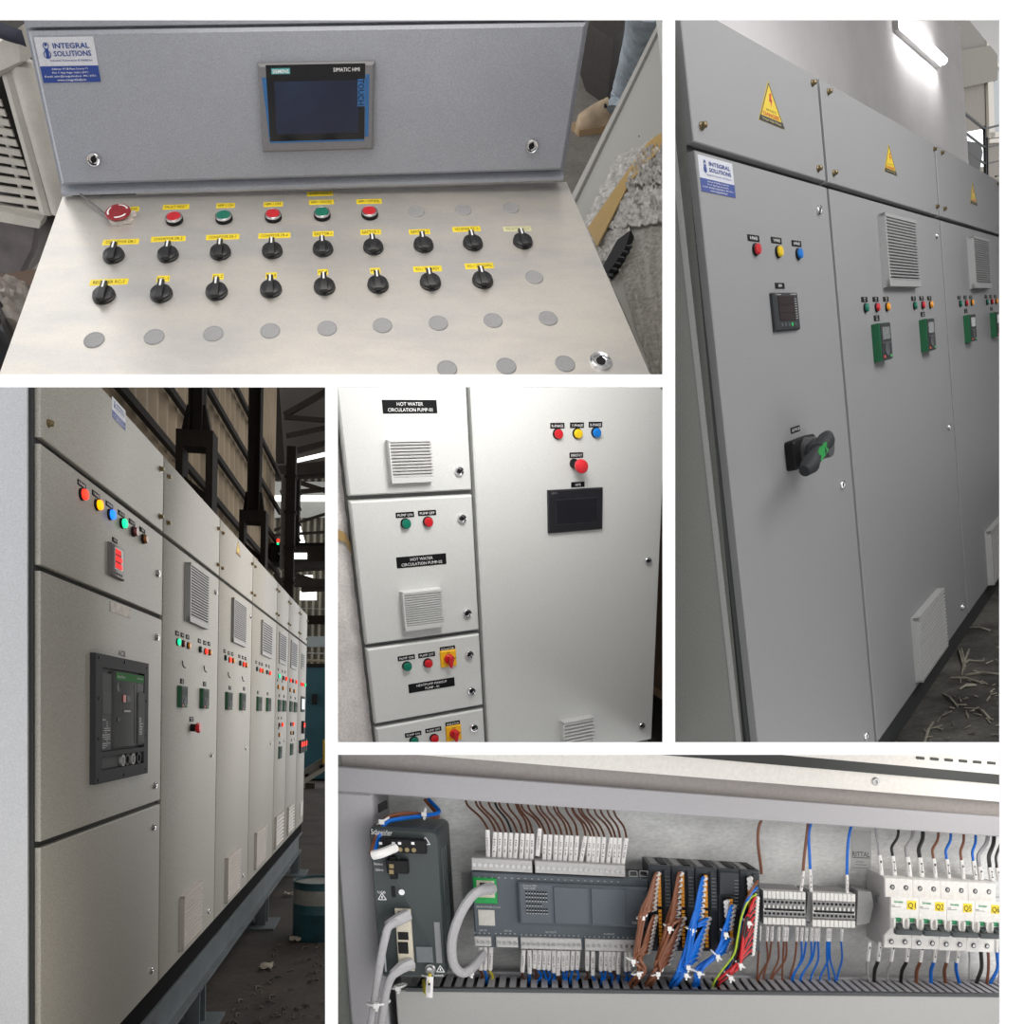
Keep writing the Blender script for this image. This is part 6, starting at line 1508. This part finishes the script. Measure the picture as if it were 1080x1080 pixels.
# ---- terminal blocks
M_TG = plain('terminal_grey', (.27, .27, .27), .5); M_TW = plain('terminal_white', (.68, .67, .64), .5)
wT = -.022
def terminals(label, xa, xb, ya, yb, n):
    u0, u1, w0, w1 = uvrect(BR, ((xa, ya), (xb, ya + 1.8), (xb - 3.5, yb + 1.5), (xa - 4, yb)), wT)
    W, H = u1 - u0, w1 - w0; p = W / n
    t = thing('terminal_block', label, 'terminal block', BR, ((u0 + u1) / 2, w0, WPL), 'terminal blocks')
    for i in range(n):
        x = u0 + i * p
        A = (x, w0, wT)
        b = part('terminal', shared(('terminal', round(p, 5), round(H, 4)), BR, lambda: MB().loft([[(0, 0, -.05), (0, H, -.05), (0, H, -.012), (0, H * .74, 0), (0, H * .26, 0), (0, 0, -.012)], [(p * .94, 0, -.05), (p * .94, H, -.05), (p * .94, H, -.012), (p * .94, H * .74, 0), (p * .94, H * .26, 0), (p * .94, 0, -.012)]]), M_TG), None, t, BR, A)
        for v0, v1, nm in ((.78, 1.0, 'marker_strip'), (.0, .2, 'marker_strip')):
            part(nm, shared((nm, round(p, 5), round(H, 4), v0), BR, lambda: MB().prism([(0.0002, H * v0), (p * .92, H * v0), (p * .92, H * v1), (0.0002, H * v1)], -.012, .0005), M_TW), None, b, BR, A)
        for v in (.68, .33):
            part('wire_hole', shared(('wire_hole', round(p, 5), round(H, 4), v), BR, lambda: MB().cyl(p * .47, H * v, 0, .0006, p * .3, 10), M_BLACK), None, b, BR, A)
        part('clamp_tab', shared(('clamp_tab', round(p, 5), round(H, 4)), BR, lambda: MB().box(p * .1, p * .5, H * .50, H * .58, 0, .0016).box(p * .0, p * .9, H * .40, H * .47, 0, .0003), M_TW), None, b, BR, A)
    part('centre_slot', MB().box(u0 + p * .3, u1 - p * .3, w0 + H * .42, w0 + H * .48, wT + .0003, wT + .0008), M_BLACK, t, BR)
    return t
terminals('left of the two grey ten-way terminal blocks, above the brown wires', 807, 851.5, 939.5, 974.5, 10)
terminals('right of the two grey ten-way terminal blocks, above the blue wires', 859, 904, 941.5, 977, 10)
def tendplate(label, q, w0_, w1_, m):
    return solo('end_bracket', MB().prism([BR.at(*p, w1_)[:2] for p in q], w0_, w1_, .001), m, BR, label, 'bracket')
tendplate('grey end bracket between the two terminal blocks', ((852.5, 941), (858, 942), (855.5, 973), (849.5, 972)), -.07, wT - .004, plain('end_grey', (.20, .20, .20)))
tendplate('grey end bracket right of the right terminal block', ((905, 939), (919, 941), (922, 955), (917, 974), (903, 977)), -.07, wT - .003, plain('end_grey2', (.22, .22, .22)))
G1w = 'wires below the terminal blocks'
for i, zx in enumerate((4, 62, 98, 150, 192, 212, 288, 325, 360, 400, 430, 452, 520, 528, 540, 628)):
    x = 800 + zx / 7.2
    isb = zx in (325, 360, 400, 430, 452, 520, 528, 540, 628)
    xe = 800 + {4: -10, 62: 40, 98: 6, 150: 95, 192: 180, 212: 110, 288: 240, 325: 265, 360: 255, 400: 325, 430: 320, 452: 400, 520: 535, 528: 470, 540: 580, 628: 600}[zx] / 7.2
    wire('terminal_wire', ('blue wire, %s of those hanging below the terminal blocks' if isb else 'brown wire, %s of those hanging below the terminal blocks') % ORD[i], [(x, 990, -.045), (x, 994, -.046), ((x * 1.6 + xe * .4) / 2 + (1.5 if i % 2 else -.5), 1012, -.05), (xe, 1030, -.05), (xe + .5, 1040, -.05)], .0013, M_BLUW if isb else M_BRN, G1w,
         sleeve=[(x + 1, 976 + (x - 807) * .035, -.038), (x, 992, -.045), .0021, M_SLV, 'X%d' % i])
for lab, px_, mm, sl in (('single brown wire beside the end module', [(803.5, 864, -.05), (800, 874, -.048), (799.5, 890, -.046), (802.5, 914, -.045), (803, 922, -.045)], M_BRN, None),
                         ('brown wire dropping to the left terminal block', [(852.5, 867, -.05), (851, 880, -.046), (848, 905, -.04), (847, 920, -.038)], M_BRN, [(847.5, 919, -.038), (844.5, 941, -.03), .0022, M_SLV, 'L1']),
                         ('blue wire dropping to the left terminal block', [(855.5, 867, -.05), (853, 880, -.046), (854, 905, -.04), (854.5, 918, -.038)], M_BLUW, [(854.3, 917, -.038), (855.5, 942, -.03), .0022, M_SLV, 'N1']),
                         ('blue wire dropping to the right terminal block', [(898, 871, -.05), (895, 884, -.046), (893.5, 905, -.04), (893.3, 924, -.038)], M_BLUW, [(893.3, 923, -.038), (893.5, 943, -.03), .0022, M_SLV, 'N2'])):
    wire('terminal_wire', lab, px_, .0019, mm, 'wires above the terminal blocks', sleeve=sl)
# sticker on the plate
a = BR.at(908, 902, WPL); st = thing('maker_sticker', 'faint printed maker label on the galvanised plate', 'label', BR, a)
part('clear_film', MB().box(-.014, .014, -.02, .030, 0, .0004), mat('clear_label_film', (.52, .52, .51), .3, speck=.05), st, BR, a)
m = MB().join(text('RITTAL', .0062, .024, bold=.015), (.0, .0015, .0006))
m.box(-.012, .012, -.0035, -.0025, .0004, .0006).box(-.007, .004, -.0085, -.0078, .0004, .0006).box(-.008, .008, -.012, -.0114, .0004, .0006).box(-.012, .010, -.016, -.0154, .0004, .0006)
part('lettering', m, plain('grey_black_print', (.10, .10, .10)), st, BR, a)
# ---- circuit breakers
M_BK = plain('breaker_white', (.78, .76, .73), .4); M_BKS = plain('breaker_side_grey', (.52, .50, .49), .5)
M_TOG = plain('toggle_charcoal', (.035, .042, .045), .4)
Zq = lambda x, y: (910 + x / 7.2, 910 + y / 7.2)
wB, wB2 = -.004, -.022
names = ['Q1', 'Q2', 'Q5', 'Q6']
for k in range(4):
    du = 105 * 2 * k
    sl_ = 10.5 * k
    q = lambda x, y, w: BR.at(*Zq(x + du, y + sl_), w)
    a0, a1 = q(170, 125, wB2)[0], q(380, 125, wB2)[0] - .0004
    # straight edges of one breaker, all from its left edge
    vt1, vt0 = q(275, 122, wB2)[1], q(275, 262, wB2)[1]
    vm1, vm0 = q(275, 262, wB)[1], q(275, 500, wB)[1]
    vb1, vb0 = q(275, 552, wB2)[1], q(275, 645, wB2)[1]
    bk = thing('circuit_breaker', 'white two-pole circuit breaker with a yellow tag reading ' + names[k], 'circuit breaker', BR, ((a0 + a1) / 2, vb0, WPL), 'row of two-pole breakers')
    W = a1 - a0
    A = (a0, 0, 0)
    prof = [(vb0, WPL + .01), (vb0, wB2), (vb1, wB2), (vm0 - .003, wB - .004), (vm0, wB), (vm1, wB), (vt0, wB2 + .002), (vt1, wB2), (vt1 + .002, wB2 - .006), (vt1 + .002, WPL + .01)]
    part('case', MB().loft([[(0, v, w) for v, w in prof], [(W, v, w) for v, w in prof]]), M_BK, bk, BR, A)
    if k == 0:
        part('side_plate', MB().loft([[(-.0012, v, w - .0006) for v, w in prof], [(-.0002, v, w - .0006) for v, w in prof]]), M_BKS, bk, BR, A)
        part('side_clip', MB().box(-.003, -.0012, (vm1 + vt0) / 2 - .012, (vm1 + vt0) / 2 - .004, -.045, -.036), M_CAP, bk, BR, A)
    for j in range(2):
        cu = W * (.25 + .5 * j)
        for vv in ((vt0 + vt1) / 2 + .001, (vb0 + vb1) / 2):
            part('terminal_screw', shared('bk_screw', BR, lambda: MB().lathe(0, 0, [(.0031, 0), (.0031, .0003), (.0024, .0003), (.002, -.0004)], 14), M_DARK), None, bk, BR, (a0 + cu, vv, wB2 + .001))
            part('screw_head', shared('bk_screw_head', BR, lambda: MB().lathe(0, 0, [(.0020, 0), (.0020, .0006), (.0006, .0008)], 10), M_STEEL), None, bk, BR, (a0 + cu, vv, wB2 + .001))
        vg = vm0 + (vm1 - vm0) * .30
        part('green_window', MB().box(cu - .0037, cu + .0037, vg - .003, vg + .002, wB, wB + .0008), plain('green_flag', (.03, .25, .11)), bk, BR, A)
        part('toggle', MB().loft([[(cu - .0040, vg - .004, wB), (cu + .0040, vg - .004, wB), (cu + .0040, vg - .010, wB), (cu - .0040, vg - .010, wB)], [(cu - .0036, vg - .009, wB + .010), (cu + .0036, vg - .009, wB + .010), (cu + .0036, vg - .013, wB + .010), (cu - .0036, vg - .013, wB + .010)]]), M_TOG, bk, BR, A)
        for s in (-1, 1): part('toggle_guard', MB().prism(rrect(cu + s * .0058 - .0012, cu + s * .0058 + .0012, vg - .010, vg + .002, .001, 2), wB, wB + .004), M_BK, bk, BR, A)
    part('toggle_bar', MB().prism(rrect(W * .02, W * .98, vg - .0155, vg - .0095, .0015, 2), wB + .006, wB + .013, .001), M_TOG, bk, BR, A)
    a = q(372, 322, wB)
    legend(bk, BR, (a0 + W * .74, a[1], wB), .0125, .0105, names[k], m=M_STICKY, mt=M_BTEXT, name='yellow_tag', thick=.0004, th=.66)
    m = MB().join(text('Schneider', .0028, .012, bold=.02), (W * .27, a[1] + .0035, wB + .0004))
    part('maker_lettering', m, plain('green_print', (.02, .30, .10)), bk, BR, A)
    m = MB().box(W * .02, W * .14, a[1] - .0014, a[1] - .0009, wB, wB + .0004).box(W * .02, W * .36, a[1] - .003, a[1] - .0026, wB, wB + .0004)
    part('small_print', m, M_KEY, bk, BR, A)
    part('din_clip', MB().box(W * .4, W * .6, vb0 - .0025, vb0, -.05, -.04), plain('clip_yellow', (.7, .5, .03)), bk, BR, A)
GA = 'wires above the breakers'; GBw = 'wires below the breakers'
cw = [('grey', M_GRYW), ('black', M_BLKW), ('grey', M_GRYW), ('black', M_BLKW), ('brown', M_BRN), ('blue', M_BLUW), ('brown', M_BRN), ('blue', M_BLUW), ('grey', M_GRYW), ('black', M_BLKW), ('black', M_BLKW)]
bname = ['Q1', 'Q1', 'Q2', 'Q2', 'Q5', 'Q5', 'Q6', 'Q6']
top_x = [929, 943, 958.5, 971.5, 986, 1000, 1015.5, 1028, 1034.5, 1045.5, 1053]
for i, x in enumerate(top_x):
    nm, mm = cw[i]
    big = i in (2, 3, 8, 9)
    yb = 923 + (x - 929) * .05; ys = 902 + (x - 929) * .06 + (6 if i > 7 else 0)
    xt = x + (-6, 5, 5, 2, 4, 3, 1, 1, 8, 3, 3)[i]
    yt = 872 + (xt - 900) * .068
    r_ = .0026 if big else .0018
    lab = ('%s wire entering the top of breaker %s' % (nm, bname[i])) if i < 8 else ('%s wire at the right end above the breakers' % nm if i < 10 else 'last black wire at the far right above the breakers')
    wire('breaker_wire', lab, [(xt, yt - 2, -.05), (xt - (xt - x) * .3, yt + 8, -.045), (x - 2.4, (yt + ys) / 2 + 4, -.04), (x - 1.8, ys - 2, -.036), (x - 1.6, ys + 4, -.035)], r_, mm, GA,
         sleeve=[(x - 1.6, ys, -.034), (x + .8, yb, -.03), .0036 if big else .0029, M_SLV, ('L', 'N')[i % 2]])
bot = [(915, 917, 0, 'thin grey'), (926, 922, 1, 'black'), (940, 936, 2, 'grey'), (956, 950, 3, 'black'), (970.5, 966.5, 4, 'brown'), (985, 982, 5, 'blue'), (998.5, 997, 6, 'brown'), (1009, 1011.5, 7, 'blue')]
for x, xe, i, nm in bot:
    ys0, ys1 = 999 + (x - 915) * .02, 1013 + (x - 915) * .02
    dx = 2.5
    bn = (['Q1'] + bname[:7])[i]
    wire('breaker_wire', '%s wire leaving the bottom of breaker %s' % (nm, bn), [(x, ys1 - 2, -.034), (x - .6, ys1 + 2, -.036), ((x + xe) / 2 - 1.6, 1024, -.042), (xe, 1036, -.046), (xe + .5, 1043, -.048)], .0015 if i in (0, 2) else .0024, cw[i][1], GBw,
         sleeve=[(x + dx, ys0 - 6, -.028), (x, ys1, -.034), .0026, M_SLV, ('L', 'N')[i % 2]])
for x, xe, nm, mm, r_ in ((1021.5, 1021, 'thin grey', M_GRYW, .0011), (1034, 1029, 'thick black', M_BLKW, .0026), (1041.5, 1040, 'brown', M_BRN, .0020), (1051, 1044, 'blue', M_BLUW, .0024), (1053, 1052, 'pale grey', M_GRYW, .0012)):
    wire('breaker_wire', nm + ' wire at the right end below the breakers', [(x, 999, -.05), (x + 1, 1010, -.048), (x + 1, 1022, -.046), (xe + 1, 1036, -.046), (xe, 1043, -.048)], r_, mm, GBw, sleeve=[(x, 985, -.05), (x, 1004, -.049), .0026, M_SLV] if nm in ('brown', 'blue') else None)
